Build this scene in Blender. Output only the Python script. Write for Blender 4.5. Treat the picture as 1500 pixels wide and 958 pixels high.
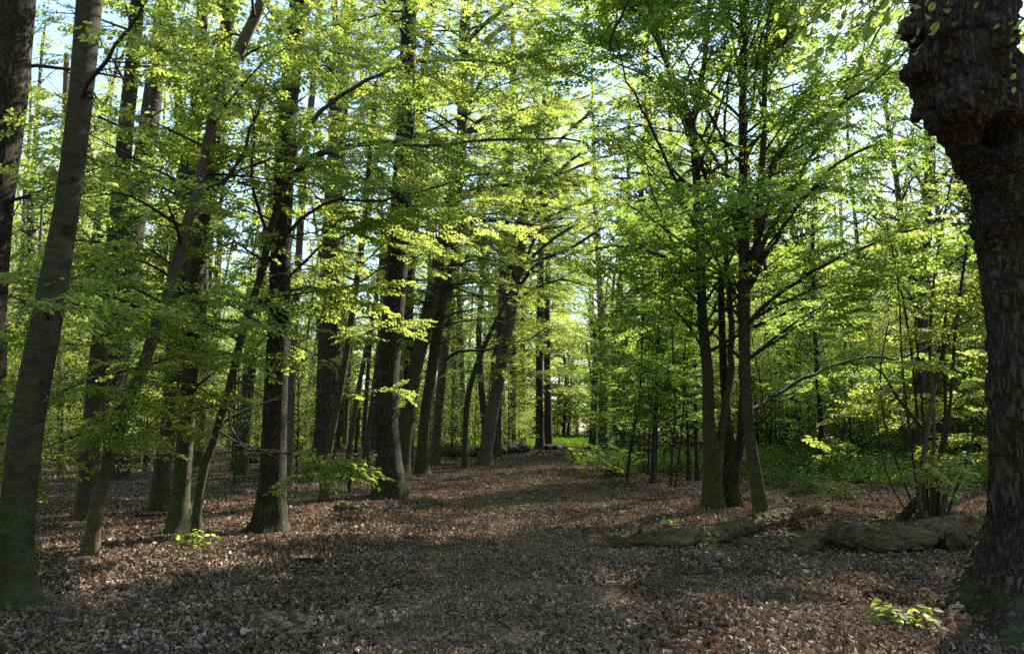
import bpy, math, random
import numpy as np
from mathutils import Vector, Matrix

for o in list(bpy.data.objects):
    bpy.data.objects.remove(o)
SC = bpy.context.scene
COL = SC.collection
R = math.radians

# ------------------------------------------------------------------ camera
F_PX, W_PX, H_PX = 1091.0, 1500.0, 958.0
PITCH = math.atan((627 - 479) / F_PX)
CAM = Vector((0, 0, 1.62))
cd = bpy.data.cameras.new('camera'); cam = bpy.data.objects.new('camera', cd); COL.objects.link(cam)
cd.sensor_width = 36; cd.lens = 36 * F_PX / W_PX
cd.clip_start = 0.05; cd.clip_end = 2000
cam.location = CAM; cam.rotation_euler = (math.pi / 2 + PITCH, 0, 0)
SC.camera = cam
# ------------------------------------------------------------------ sky, sun, exposure
SUN_AZ, SUN_EL = R(45), R(42)            # azimuth measured from the view direction towards the right
w = bpy.data.worlds.new('World'); SC.world = w; w.use_nodes = True
nt = w.node_tree; bg = nt.nodes['Background']
sky = nt.nodes.new('ShaderNodeTexSky'); sky.sky_type = 'NISHITA'; sky.sun_disc = False
sky.sun_elevation = SUN_EL; sky.sun_rotation = SUN_AZ
sky.air_density = 1.0; sky.dust_density = 0.25; sky.ozone_density = 1.3
nt.links.new(sky.outputs[0], bg.inputs[0]); bg.inputs[1].default_value = 0.135
sd = bpy.data.lights.new('sun', 'SUN'); sun = bpy.data.objects.new('sun', sd); COL.objects.link(sun)
sd.energy = 5.0; sd.angle = R(0.53); sd.color = (1.0, 0.95, 0.86)
sdir = Vector((math.sin(SUN_AZ) * math.cos(SUN_EL), math.cos(SUN_AZ) * math.cos(SUN_EL), math.sin(SUN_EL)))
sun.rotation_euler = sdir.to_track_quat('Z', 'Y').to_euler()
sun.location = (20, 20, 30)
SC.view_settings.view_transform = 'Standard'; SC.view_settings.look = 'None'
SC.view_settings.exposure = 1.95; SC.view_settings.gamma = 1
SC.render.engine = 'CYCLES'
cy = SC.cycles
cy.max_bounces = 7; cy.diffuse_bounces = 4; cy.transmission_bounces = 5; cy.glossy_bounces = 2
cy.transparent_max_bounces = 4; cy.caustics_reflective = False; cy.caustics_refractive = False
cy.use_denoising = False
try:
    cy.denoising_prefilter = 'NONE'; cy.denoising_input_passes = 'RGB_ALBEDO_NORMAL'
except Exception:
    pass
cy.sample_clamp_indirect = 4; cy.filter_width = 1.7

# ------------------------------------------------------------------ projection and terrain helpers
CP, SP = math.cos(PITCH), math.sin(PITCH)
def ray(px, py):
    a = (px - W_PX / 2) / F_PX; b = (H_PX / 2 - py) / F_PX
    return Vector((a, CP - b * SP, SP + b * CP))
def P(px, py, Y):
    d = ray(px, py)
    return CAM + d * (Y / d.y)
def proj(p):
    x, y, z = p[0], p[1], p[2] - CAM.z
    dep = y * CP + z * SP
    if dep < 0.1: return None
    return (W_PX / 2 + F_PX * x / dep, H_PX / 2 - F_PX * (z * CP - y * SP) / dep, dep)
def ground_z(x, y):
    return (0.035 * np.sin(x * 0.9 + 1.3 * np.sin(y * 0.35)) + 0.03 * np.sin(y * 0.8 + x * 0.25 + 2.0)
            + 0.02 * np.sin(x * 2.3 - y * 1.7) + 0.10 * np.sin(x * 0.11 + 0.6) * np.sin(y * 0.07 + 0.3))
def G(px, py):
    """the ground point seen at a pixel"""
    d = ray(px, py); z = 0.0
    for _ in range(8):
        t = (z - CAM.z) / d.z
        p = CAM + d * t
        z = float(ground_z(p.x, p.y))
    return Vector((p.x, p.y, z))
def px2m(w, p):
    dep = p.y * CP + (p.z - CAM.z) * SP        # a round stem looks wider off the optical axis
    return w * dep / F_PX / math.sqrt(1 + (p.x / dep) ** 2)

# ------------------------------------------------------------------ numpy value noise
def _h(i, j, k, s):
    n = (i * 374761393 + j * 668265263 + k * 2147483647 + s * 974711) & 0xffffffff
    n = ((n ^ (n >> 13)) * 1274126177) & 0xffffffff
    n = n ^ (n >> 16)
    return (n & 0xffff) / 32767.5 - 1.0
def vnoise(p, s=0):
    p = np.asarray(p, dtype=np.float64)
    i = np.floor(p).astype(np.int64); f = p - i; u = f * f * (3 - 2 * f)
    r = 0
    for dx in (0, 1):
        for dy in (0, 1):
            for dz in (0, 1):
                wgt = (u[:, 0] if dx else 1 - u[:, 0]) * (u[:, 1] if dy else 1 - u[:, 1]) * (u[:, 2] if dz else 1 - u[:, 2])
                r = r + wgt * _h(i[:, 0] + dx, i[:, 1] + dy, i[:, 2] + dz, s)
    return r
def fbm(p, octaves=3, s=0):
    p = np.asarray(p, dtype=np.float64); a = 1; r = 0; t = 0
    for o in range(octaves):
        r = r + a * vnoise(p * 2 ** o, s + o * 17); t += a; a *= 0.5
    return r / t

# ------------------------------------------------------------------ object helpers
def link(o, parent=None):
    COL.objects.link(o)
    if parent is not None: o.parent = parent
    return o
def tag(o, label=None, cat=None, group=None, kind=None):
    if label: o['label'] = label
    if cat: o['category'] = cat
    if group: o['group'] = group
    if kind: o['kind'] = kind
    return o
def thing(name, loc, label, cat, group=None):
    o = bpy.data.objects.new(name, None); o.location = loc; o.empty_display_size = 0.3
    link(o); return tag(o, label, cat, group)
def mesh_np(name, V, Fc, mat=None, smooth=True):
    me = bpy.data.meshes.new(name)
    me.from_pydata([tuple(v) for v in V] if not isinstance(V, np.ndarray) else V.tolist(), [], Fc if not isinstance(Fc, np.ndarray) else Fc.tolist())
    if smooth: me.polygons.foreach_set('use_smooth', [True] * len(me.polygons))
    if mat: me.materials.append(mat)
    me.update()
    return me
def mobj(name, me, parent=None, kind=None, loc=None):
    o = bpy.data.objects.new(name, me)
    if loc is not None: o.location = loc
    link(o, parent)
    if kind: o['kind'] = kind
    return o
def copy_tree(o, parent=None, skip=()):
    c = o.copy(); COL.objects.link(c); c.parent = parent
    for ch in o.children: copy_tree(ch, c)
    return c

# ------------------------------------------------------------------ materials
def new_mat(name):
    m = bpy.data.materials.new(name); m.use_nodes = True
    n = m.node_tree; n.nodes.clear()
    out = n.nodes.new('ShaderNodeOutputMaterial')
    return m, n, out
def N(n, t, **kw):
    x = n.nodes.new(t)
    for k, v in kw.items():
        if k.startswith('i_'):
            key = k[2:]
            key = int(key) if key.isdigit() else key.replace('_', ' ')
            x.inputs[key].default_value = v
        else: setattr(x, k, v)
    return x
def ramp(n, src, stops, mode='LINEAR'):
    r = n.nodes.new('ShaderNodeValToRGB'); r.color_ramp.interpolation = mode
    el = r.color_ramp.elements
    while len(el) < len(stops): el.new(0.5)
    for e, (p, c) in zip(el, stops):
        e.position = p; e.color = (c[0], c[1], c[2], 1) if hasattr(c, '__len__') else (c, c, c, 1)
    n.links.new(src, r.inputs[0]); return r
def mixc(n, fac, a, b, blend='MIX'):
    m = n.nodes.new('ShaderNodeMix'); m.data_type = 'RGBA'; m.blend_type = blend
    for s, v in ((0, fac), (6, a), (7, b)):
        if hasattr(v, 'links') or hasattr(v, 'is_linked'): n.links.new(v, m.inputs[s])
        elif s == 0: m.inputs[0].default_value = v
        else: m.inputs[s].default_value = (*v, 1)
    return m.outputs[2]
def math_n(n, op, a, b=0.5):
    m = n.nodes.new('ShaderNodeMath'); m.operation = op
    for s, v in ((0, a), (1, b)):
        if hasattr(v, 'is_linked'): n.links.new(v, m.inputs[s])
        else: m.inputs[s].default_value = v
    return m.outputs[0]
def bark(name, c_dark, c_mid, c_light, furrow, moss=0.5, bump=0.5, scale=1.0, mossh=0.9, dist=0.02, sx=1.0, topmoss=False):
    m, n, out = new_mat(name)
    geo = N(n, 'ShaderNodeNewGeometry')
    mp = N(n, 'ShaderNodeMapping'); n.links.new(geo.outputs['Position'], mp.inputs[0])
    mp.inputs['Scale'].default_value = (scale * sx, scale, scale * furrow)
    nz = N(n, 'ShaderNodeTexNoise', i_Scale=14.0, i_Detail=8.0, i_Roughness=0.62, i_Distortion=0.6)
    n.links.new(mp.outputs[0], nz.inputs['Vector'])
    vo = N(n, 'ShaderNodeTexVoronoi', feature='DISTANCE_TO_EDGE', i_Scale=24.0)
    wv = N(n, 'ShaderNodeTexNoise', i_Scale=5.0, i_Detail=3.0)
    n.links.new(mp.outputs[0], wv.inputs['Vector'])
    wm = mixc(n, 0.3, mp.outputs[0], wv.outputs['Color']); n.links.new(wm, vo.inputs['Vector'])
    vr = ramp(n, vo.outputs['Distance'], [(0.0, 0.3), (0.2, 0.8), (0.5, 1.0)])
    big = N(n, 'ShaderNodeTexNoise', i_Scale=1.7, i_Detail=5.0, i_Roughness=0.6); n.links.new(geo.outputs['Position'], big.inputs['Vector'])
    h = math_n(n, 'MULTIPLY', nz.outputs['Fac'], vr.outputs[0]) if furrow < 0.6 else nz.outputs['Fac']
    col = ramp(n, h, [(0.18, c_dark), (0.42, c_mid), (0.75, c_light)])
    colb = mixc(n, ramp(n, big.outputs['Fac'], [(0.35, 0.0), (0.7, 0.55)]).outputs[0], col.outputs[0], tuple(x * 0.62 for x in c_mid))
    # moss near the root collar and in patches up the stem
    tc = N(n, 'ShaderNodeTexCoord'); sx = N(n, 'ShaderNodeSeparateXYZ'); n.links.new(tc.outputs['Object'], sx.inputs[0])
    mo = N(n, 'ShaderNodeTexNoise', i_Scale=4.0, i_Detail=6.0, i_Roughness=0.65); n.links.new(geo.outputs['Position'], mo.inputs['Vector'])
    hm = math_n(n, 'SUBTRACT', mo.outputs['Fac'], math_n(n, 'MULTIPLY', sx.outputs['Z'], 0.16 / mossh))
    if topmoss:
        sn = N(n, 'ShaderNodeSeparateXYZ'); n.links.new(geo.outputs['Normal'], sn.inputs[0])
        hm = math_n(n, 'ADD', math_n(n, 'MULTIPLY', mo.outputs['Fac'], 0.75), math_n(n, 'MULTIPLY', sn.outputs['Z'], 0.22))
    mf = ramp(n, hm, [(0.40, 0.0), (0.62, moss)])
    fine = N(n, 'ShaderNodeTexNoise', i_Scale=60.0, i_Detail=4.0); n.links.new(geo.outputs['Position'], fine.inputs['Vector'])
    mcol = ramp(n, fine.outputs['Fac'], [(0.3, (0.018, 0.03, 0.006)), (0.7, (0.075, 0.10, 0.018))])
    fin = mixc(n, mf.outputs[0], colb, mcol.outputs[0])
    b = N(n, 'ShaderNodeBsdfPrincipled', i_Roughness=0.92); b.inputs['Specular IOR Level'].default_value = 0.15
    n.links.new(fin, b.inputs['Base Color'])
    bp = N(n, 'ShaderNodeBump', i_Strength=bump, i_Distance=dist)
    hh = math_n(n, 'ADD', h, math_n(n, 'MULTIPLY', fine.outputs['Fac'], 0.25))
    n.links.new(hh, bp.inputs['Height']); n.links.new(bp.outputs[0], b.inputs['Normal'])
    n.links.new(b.outputs[0], out.inputs[0])
    return m
def leaf_mat(name, stops, tstops, trans=0.55, rough=0.45, spec=0.35):
    m, n, out = new_mat(name)
    at = N(n, 'ShaderNodeAttribute', attribute_name='lv')
    oi = N(n, 'ShaderNodeObjectInfo')
    v = math_n(n, 'ADD', math_n(n, 'MULTIPLY', at.outputs['Fac'], 0.7), math_n(n, 'MULTIPLY', oi.outputs['Random'], 0.3))
    c = ramp(n, v, stops); t = ramp(n, v, tstops)
    b = N(n, 'ShaderNodeBsdfPrincipled', i_Roughness=rough); b.inputs['Specular IOR Level'].default_value = spec
    n.links.new(c.outputs[0], b.inputs['Base Color'])
    tr = N(n, 'ShaderNodeBsdfTranslucent'); n.links.new(t.outputs[0], tr.inputs[0])
    mx = N(n, 'ShaderNodeMixShader'); mx.inputs[0].default_value = trans
    n.links.new(b.outputs[0], mx.inputs[1]); n.links.new(tr.outputs[0], mx.inputs[2])
    n.links.new(mx.outputs[0], out.inputs[0])
    return m
M = {}
M['oak'] = bark('oak_bark', (0.010, 0.008, 0.005), (0.055, 0.044, 0.029), (0.15, 0.125, 0.085), 0.22, 0.9, 0.9, 1.3, 0.8, 0.03)
M['bigoak'] = bark('old_oak_bark', (0.014, 0.010, 0.007), (0.07, 0.052, 0.038), (0.19, 0.148, 0.115), 0.28, 0.95, 1.0, 0.85, 0.55, 0.05)
M['root'] = M['bigoak']
M['oakf'] = bark('distant_oak_bark', (0.02, 0.015, 0.011), (0.08, 0.062, 0.048), (0.17, 0.135, 0.105), 0.2, 0.7, 1.0, 0.8, 1.6, 0.05)
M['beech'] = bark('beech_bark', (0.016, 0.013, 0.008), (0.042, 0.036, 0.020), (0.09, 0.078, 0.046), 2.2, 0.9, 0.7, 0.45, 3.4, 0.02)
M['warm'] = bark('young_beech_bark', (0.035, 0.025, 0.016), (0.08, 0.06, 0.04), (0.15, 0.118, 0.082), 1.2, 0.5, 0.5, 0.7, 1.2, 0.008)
M['twig'] = bark('twig_bark', (0.015, 0.012, 0.009), (0.034, 0.027, 0.020), (0.065, 0.053, 0.042), 0.8, 0.2, 0.2, 1.0, 3.0, 0.005)
M['log'] = bark('rotten_log', (0.02, 0.011, 0.006), (0.095, 0.058, 0.032), (0.27, 0.19, 0.115), 1.0, 0.75, 1.0, 0.9, 1.4, 0.04, .22, True)
M['dark'] = bark('dark_log', (0.006, 0.005, 0.004), (0.02, 0.015, 0.011), (0.05, 0.038, 0.028), 1.0, 0.3, 0.8, 0.9, 1.0, 0.02)
M['leaf'] = leaf_mat('beech_leaf', [(0.0, (0.045, 0.085, 0.008)), (0.5, (0.075, 0.12, 0.012)), (1.0, (0.12, 0.16, 0.018))],
                     [(0.0, (0.32, 0.46, 0.05)), (0.5, (0.48, 0.58, 0.09)), (1.0, (0.68, 0.70, 0.16))], 0.55)
M['hleaf'] = leaf_mat('hornbeam_leaf', [(0.0, (0.035, 0.08, 0.010)), (0.5, (0.055, 0.11, 0.014)), (1.0, (0.09, 0.15, 0.02))],
                      [(0.0, (0.24, 0.41, 0.045)), (0.5, (0.38, 0.53, 0.07)), (1.0, (0.57, 0.64, 0.12))], 0.58)
M['herb'] = leaf_mat('herb_leaf', [(0.0, (0.016, 0.038, 0.006)), (0.5, (0.03, 0.062, 0.009)), (1.0, (0.055, 0.095, 0.014))],
                     [(0.0, (0.08, 0.17, 0.015)), (1.0, (0.20, 0.32, 0.03))], 0.3, .85, .05)
M['grass'] = leaf_mat('meadow_grass', [(0.0, (0.06, 0.13, 0.015)), (1.0, (0.12, 0.2, 0.02))],
                      [(0.0, (0.2, 0.4, 0.02)), (1.0, (0.4, 0.55, 0.04))], 0.4)
M['rust'] = leaf_mat('reddish_young_leaf', [(0.0, (0.10, 0.09, 0.03)), (1.0, (0.2, 0.14, 0.05))],
                     [(0.0, (0.35, 0.36, 0.06)), (1.0, (0.6, 0.42, 0.14))], 0.5)
M['litter'] = leaf_mat('fallen_leaf', [(0.0, (0.038, 0.021, 0.011)), (0.3, (0.12, 0.080, 0.052)), (0.6, (0.255, 0.188, 0.132)), (0.85, (0.45, 0.362, 0.28)), (1.0, (0.64, 0.55, 0.455))],
                       [(0.0, (0.04, 0.02, 0.01)), (1.0, (0.35, 0.2, 0.1))], 0.12, 0.8, 0.12)
M['plitter'] = leaf_mat('trodden_leaf', [(0.0, (0.06, 0.036, 0.022)), (0.4, (0.20, 0.133, 0.082)), (0.8, (0.37, 0.27, 0.18)), (1.0, (0.52, 0.42, 0.30))],
                        [(0.0, (0.03, 0.02, 0.01)), (1.0, (0.2, 0.14, 0.08))], 0.08, 0.7, 0.2)
def soil(name, stops, sc=30.0):
    m, n, out = new_mat(name)
    geo = N(n, 'ShaderNodeNewGeometry')
    a = N(n, 'ShaderNodeTexNoise', i_Scale=sc, i_Detail=9.0, i_Roughness=0.72); n.links.new(geo.outputs['Position'], a.inputs['Vector'])
    v = N(n, 'ShaderNodeTexVoronoi', i_Scale=sc * 0.55); n.links.new(geo.outputs['Position'], v.inputs['Vector'])
    sx = N(n, 'ShaderNodeSeparateColor'); n.links.new(v.outputs['Color'], sx.inputs[0])
    mx = math_n(n, 'ADD', math_n(n, 'MULTIPLY', a.outputs['Fac'], 0.55), math_n(n, 'MULTIPLY', sx.outputs[0], 0.45))
    c = ramp(n, mx, stops)
    big = N(n, 'ShaderNodeTexNoise', i_Scale=0.6, i_Detail=4.0); n.links.new(geo.outputs['Position'], big.inputs['Vector'])
    cc = mixc(n, ramp(n, big.outputs['Fac'], [(0.4, 0.0), (0.65, 0.5)]).outputs[0], c.outputs[0], stops[0][1])
    b = N(n, 'ShaderNodeBsdfPrincipled', i_Roughness=0.95); b.inputs['Specular IOR Level'].default_value = 0.1
    n.links.new(cc, b.inputs['Base Color'])
    bp = N(n, 'ShaderNodeBump', i_Strength=0.8, i_Distance=0.03); n.links.new(mx, bp.inputs['Height']); n.links.new(bp.outputs[0], b.inputs['Normal'])
    n.links.new(b.outputs[0], out.inputs[0]); return m
M['ground'] = soil('forest_floor', [(0.2, (0.03, 0.02, 0.013)), (0.45, (0.09, 0.06, 0.04)), (0.62, (0.18, 0.125, 0.09)), (0.8, (0.32, 0.24, 0.18))], 22)
M['path'] = soil('trodden_soil', [(0.2, (0.07, 0.046, 0.030)), (0.5, (0.13, 0.090, 0.060)), (0.8, (0.23, 0.168, 0.115))], 40)
M['meadow'] = soil('meadow_soil', [(0.2, (0.04, 0.09, 0.012)), (0.8, (0.11, 0.18, 0.02))], 10)

# ------------------------------------------------------------------ leaf meshes
class LB:
    """collects leaf blades and twigs"""
    def __init__(s): s.v = []; s.f = []; s.lv = []; s.mi = []
    def blade(s, o, d, nrm, L, Wd, val, cup=0.12, full=True, curl=0.0):
        d = d.normalized(); sd_ = nrm.cross(d).normalized(); nn = d.cross(sd_).normalized()
        b = len(s.v)
        if full:
            pr = ((0, 0, 0), (0.28, 0.42, cup * Wd), (0.68, 0.40, cup * Wd * 1.2), (1, 0, -curl * L), (0.68, -0.40, cup * Wd * 1.2), (0.28, -0.42, cup * Wd), (0.5, 0, -curl * L * .3))
            for a, c, h in pr: s.v.append(o + d * (a * L) + sd_ * (c * Wd) + nn * h)
            s.f += [(b, b + 1, b + 2, b + 6), (b + 6, b + 2, b + 3), (b, b + 6, b + 4, b + 5), (b + 6, b + 3, b + 4)]
            s.lv += [val] * 4; s.mi += [0] * 4
        else:
            pr = ((0, 0, 0), (0.45, 0.5, cup * Wd), (1, 0, -curl * L), (0.45, -0.5, cup * Wd))
            for a, c, h in pr: s.v.append(o + d * (a * L) + sd_ * (c * Wd) + nn * h)
            s.f += [(b, b + 1, b + 2), (b, b + 2, b + 3)]
            s.lv += [val] * 2; s.mi += [0] * 2
    def stick(s, a, b_, r, mi=1):
        ax = (b_ - a).normalized(); u = ax.orthogonal().normalized(); v = ax.cross(u); k = len(s.v)
        for p, rr in ((a, r), (b_, r * 0.6)):
            for i in range(3):
                t = i * 2.0944; s.v.append(p + (u * math.cos(t) + v * math.sin(t)) * rr)
        for i in range(3):
            j = (i + 1) % 3; s.f.append((k + i, k + j, k + 3 + j, k + 3 + i)); s.lv.append(0.5); s.mi.append(mi)
    def mesh(s, name, mats):
        me = bpy.data.meshes.new(name); me.from_pydata([tuple(x) for x in s.v], [], s.f)
        for m in mats: me.materials.append(m)
        me.polygons.foreach_set('material_index', s.mi)
        a = me.attributes.new('lv', 'FLOAT', 'FACE'); a.data.foreach_set('value', s.lv)
        me.update(); return me

def spray(lb, rng, org, yaw_dir, up, S=1.0, leafL=0.058, full=True, sticks=True, dens=1.0, side=True):
    """a flat alternate-leaved twig"""
    d = yaw_dir.normalized(); sidev = up.cross(d).normalized(); up = d.cross(sidev).normalized()
    def run(o, dd, L, n, sides=True):
        p = o.copy(); step = L / n; s_ = 1
        for i in range(n):
            q = p + dd * step + up * rng.gauss(0, 0.004) - up * 0.006 * (i / n)
            if sticks: lb.stick(p, q, 0.0022 if sides else 0.0014)
            if rng.random() < 0.93 * dens:
                an = R(rng.uniform(35, 70)) * s_
                ld = (dd * math.cos(an) + up.cross(dd) * math.sin(an)).normalized()
                ld = ld - up * rng.uniform(0.0, 0.45)
                nr = (up + Vector((rng.gauss(0, .35), rng.gauss(0, .35), rng.gauss(0, .2)))).normalized()
                L_ = leafL * rng.uniform(0.7, 1.15)
                lb.blade(q, ld, nr, L_, L_ * rng.uniform(0.6, 0.72), rng.random(), rng.uniform(-.05, .3), full, rng.uniform(0, .25))
            if sides and side and i in (2, 4, 6, 8):
                an = R(rng.uniform(35, 55)) * -s_
                sd2 = (dd * math.cos(an) + up.cross(dd) * math.sin(an)).normalized()
                run(q, sd2, L * rng.uniform(0.35, 0.5) * (1 - 0.05 * i), 5, False)
            s_ = -s_; p = q
        lb.blade(p, dd - up * .2, up, leafL, leafL * .6, rng.random(), .1, full)
    run(org, d, 0.52 * S, 11)

SPRAYS = bpy.data.collections.new('leaf_sprays_beech'); HSPRAYS = bpy.data.collections.new('leaf_sprays_hornbeam')
rng = random.Random(5)
for coll, mt in ((SPRAYS, 'leaf'), (HSPRAYS, 'hleaf')):
    for k in range(6):
        lb = LB(); spray(lb, rng, Vector((0, 0, 0)), Vector((1, 0, 0)), Vector((0, 0, 1)), 1.0, 0.064 if k % 2 else 0.072, True, True, (1.0, .9, 1.0, .75, 1.0, .85)[k])
        o = bpy.data.objects.new('spray_source_%d' % k, lb.mesh('leaf_spray', [M[mt], M['twig']])); coll.objects.link(o)

def scatter_group(name, coll):
    g = bpy.data.node_groups.new(name, 'GeometryNodeTree')
    g.interface.new_socket('Geometry', in_out='INPUT', socket_type='NodeSocketGeometry')
    g.interface.new_socket('Geometry', in_out='OUTPUT', socket_type='NodeSocketGeometry')
    gi = g.nodes.new('NodeGroupInput'); go = g.nodes.new('NodeGroupOutput')
    ip = g.nodes.new('GeometryNodeInstanceOnPoints'); ci = g.nodes.new('GeometryNodeCollectionInfo')
    ci.inputs['Collection'].default_value = coll; ci.inputs['Separate Children'].default_value = True
    ci.inputs['Reset Children'].default_value = True
    g.links.new(gi.outputs[0], ip.inputs['Points']); g.links.new(ci.outputs[0], ip.inputs['Instance'])
    ip.inputs['Pick Instance'].default_value = True
    for nm, ty, sock in (('idx', 'INT', 'Instance Index'), ('rot', 'FLOAT_VECTOR', 'Rotation'), ('scl', 'FLOAT', 'Scale')):
        a = g.nodes.new('GeometryNodeInputNamedAttribute'); a.data_type = ty; a.inputs['Name'].default_value = nm
        g.links.new(a.outputs['Attribute'], ip.inputs[sock])
    g.links.new(ip.outputs[0], go.inputs[0])
    return g
GN = {'leaf': (scatter_group('scatter_beech_sprays', SPRAYS), 6), 'hleaf': (scatter_group('scatter_hornbeam_sprays', HSPRAYS), 6)}
def scatter(name, pts, rots, scl, idx, gn, parent=None, kind='stuff'):
    me = bpy.data.meshes.new(name); me.from_pydata([tuple(p) for p in pts], [], [])
    a = me.attributes.new('rot', 'FLOAT_VECTOR', 'POINT'); a.data.foreach_set('vector', np.asarray(rots, dtype=np.float32).ravel())
    a = me.attributes.new('scl', 'FLOAT', 'POINT'); a.data.foreach_set('value', np.asarray(scl, dtype=np.float32))
    a = me.attributes.new('idx', 'INT', 'POINT'); a.data.foreach_set('value', np.asarray(idx, dtype=np.int32))
    o = mobj(name, me, parent, kind)
    md = o.modifiers.new('scatter', 'NODES'); md.node_group = gn
    return o

# ------------------------------------------------------------------ tubes
class TB:
    def __init__(s): s.v = []; s.f = []; s.n = 0
    def tube(s, pts, rad, sides, shape=None, cap0=False, cap1=True):
        """rings of `sides` vertices along pts; shape(i, angles) -> radius factors"""
        pts = [Vector(p) for p in pts]; nn = len(pts)
        t = (pts[1] - pts[0]).normalized(); u = t.orthogonal().normalized()
        if abs(t.z) > 0.5: u = (Vector((1, 0, 0)) - t * t.x).normalized()
        ang = np.arange(sides) * (2 * math.pi / sides); ca, sa = np.cos(ang), np.sin(ang)
        rings = []
        for i in range(nn):
            if i == 0: t = (pts[1] - pts[0]).normalized()
            elif i == nn - 1: t = (pts[-1] - pts[-2]).normalized()
            else: t = (pts[i + 1] - pts[i - 1]).normalized()
            u = (u - t * u.dot(t)).normalized(); v = t.cross(u)
            rr = rad[i] * (shape(i, ang) if shape else 1.0)
            rings.append(np.array(pts[i]) + np.outer(ca * rr, np.array(u)) + np.outer(sa * rr, np.array(v)))
        b = s.n
        s.v.append(np.vstack(rings)); s.n += nn * sides
        for i in range(nn - 1):
            for j in range(sides):
                k = (j + 1) % sides
                s.f.append((b + i * sides + j, b + i * sides + k, b + (i + 1) * sides + k, b + (i + 1) * sides + j))
        if cap1: s.f.append(tuple(b + (nn - 1) * sides + j for j in range(sides)))
        if cap0: s.f.append(tuple(b + j for j in reversed(range(sides))))
    def mesh(s, name, mat, org=None):
        V = np.vstack(s.v)
        if org is not None: V = V - np.array(org)
        return mesh_np(name, V, s.f, mat)
def catmull(pts, rad, step):
    pts = [Vector(p) for p in pts]
    if len(pts) == 2:
        q = [pts[0], pts[0].lerp(pts[1], .5), pts[1]]; rad = [rad[0], (rad[0] + rad[1]) / 2, rad[1]]; pts = q
    P_ = [pts[0] * 2 - pts[1]] + pts + [pts[-1] * 2 - pts[-2]]
    out, ro = [], []
    for i in range(1, len(P_) - 2):
        a, b, c, d = P_[i - 1:i + 3]; L = (c - b).length; n = max(1, int(round(L / step)))
        for k in range(n):
            t = k / n
            out.append(0.5 * ((2 * b) + (c - a) * t + (2 * a - 5 * b + 4 * c - d) * t * t + (3 * b - a - 3 * c + d) * t ** 3))
            ro.append(rad[i - 1] * (1 - t) + rad[i] * t)
    out.append(pts[-1]); ro.append(rad[-1])
    return out, ro

# ------------------------------------------------------------------ growing branches
class Wood:
    def __init__(s): s.tb = TB(); s.pts = []; s.rot = []; s.scl = []; s.idx = []
GAPS = [(G(px, py), r * 1.35) for px, py, r in ((880, 688, 1.0), (905, 696, .9), (855, 680, 1.0), (935, 705, .7), (980, 715, .6), (720, 690, .8), (850, 665, 1.5), (110, 700, .8), (250, 715, .6), (400, 720, .7), (340, 700, .8), (165, 825, .45), (215, 835, .5), (110, 815, .4), (275, 820, .4), (330, 838, .4), (60, 735, .7), (150, 735, .5), (300, 740, .5), (700, 752, .45), (760, 757, .6), (820, 765, .55), (880, 742, .5),
        (480, 715, .8), (520, 705, .9), (660, 700, .9), (740, 702, 1.0), (800, 706, .9), (560, 715, .7), (975, 740, .6), (1020, 745, .5), (900, 770, .4), (120, 880, .3), (420, 860, .25), (1150, 790, .35), (1300, 790, .3), (850, 850, .25), (620, 790, .3), (1000, 900, .22))]
_gr = random.Random(3)
FLECKS = [(Vector((_gr.uniform(-.55, .55) * y_, y_, 0)), _gr.uniform(.12, .3)) for y_ in [_gr.uniform(4.5, 13) for _ in range(48)]]
GAPS += FLECKS
def in_gap(p):
    for g, r in GAPS:
        v = Vector(p) - g; t = v.dot(sdir)
        if t > 0 and (v - sdir * t).length < r + .006 * t: return True
    return False
def gap_blocks(x, y, rad=3.2, hmin=2.0, hmax=24):
    n_ = 0
    for g, r in GAPS[:-34]:
        v = Vector((x - g.x, y - g.y)); s2 = Vector((math.sin(SUN_AZ), math.cos(SUN_AZ))); t = v.dot(s2); h = t * math.tan(SUN_EL)
        if hmin < h < hmax and (v - s2 * t).length < rad * (1 - .6 * h / hmax): n_ += 1
    return n_
def add_spray(wd, rng, p, d, scl=1.0, tilt=18):
    if in_gap(p): return
    yaw = math.atan2(d.y, d.x) + rng.gauss(0, R(14))
    pit = -math.asin(max(-0.9, min(0.9, d.normalized().z))) * 0.6 + R(rng.gauss(4, 10))
    q = proj(p)
    far_out = q is None or q[0] < -160 or q[0] > 1660 or q[1] < -170
    if far_out:
        if rng.random() > 0.34: return
        scl *= 1.5
    wd.pts.append(Vector(p)); wd.rot.append((rng.gauss(0, R(tilt)), pit, yaw)); wd.scl.append(scl * rng.uniform(0.8, 1.2)); wd.idx.append(rng.randrange(6))
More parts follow.
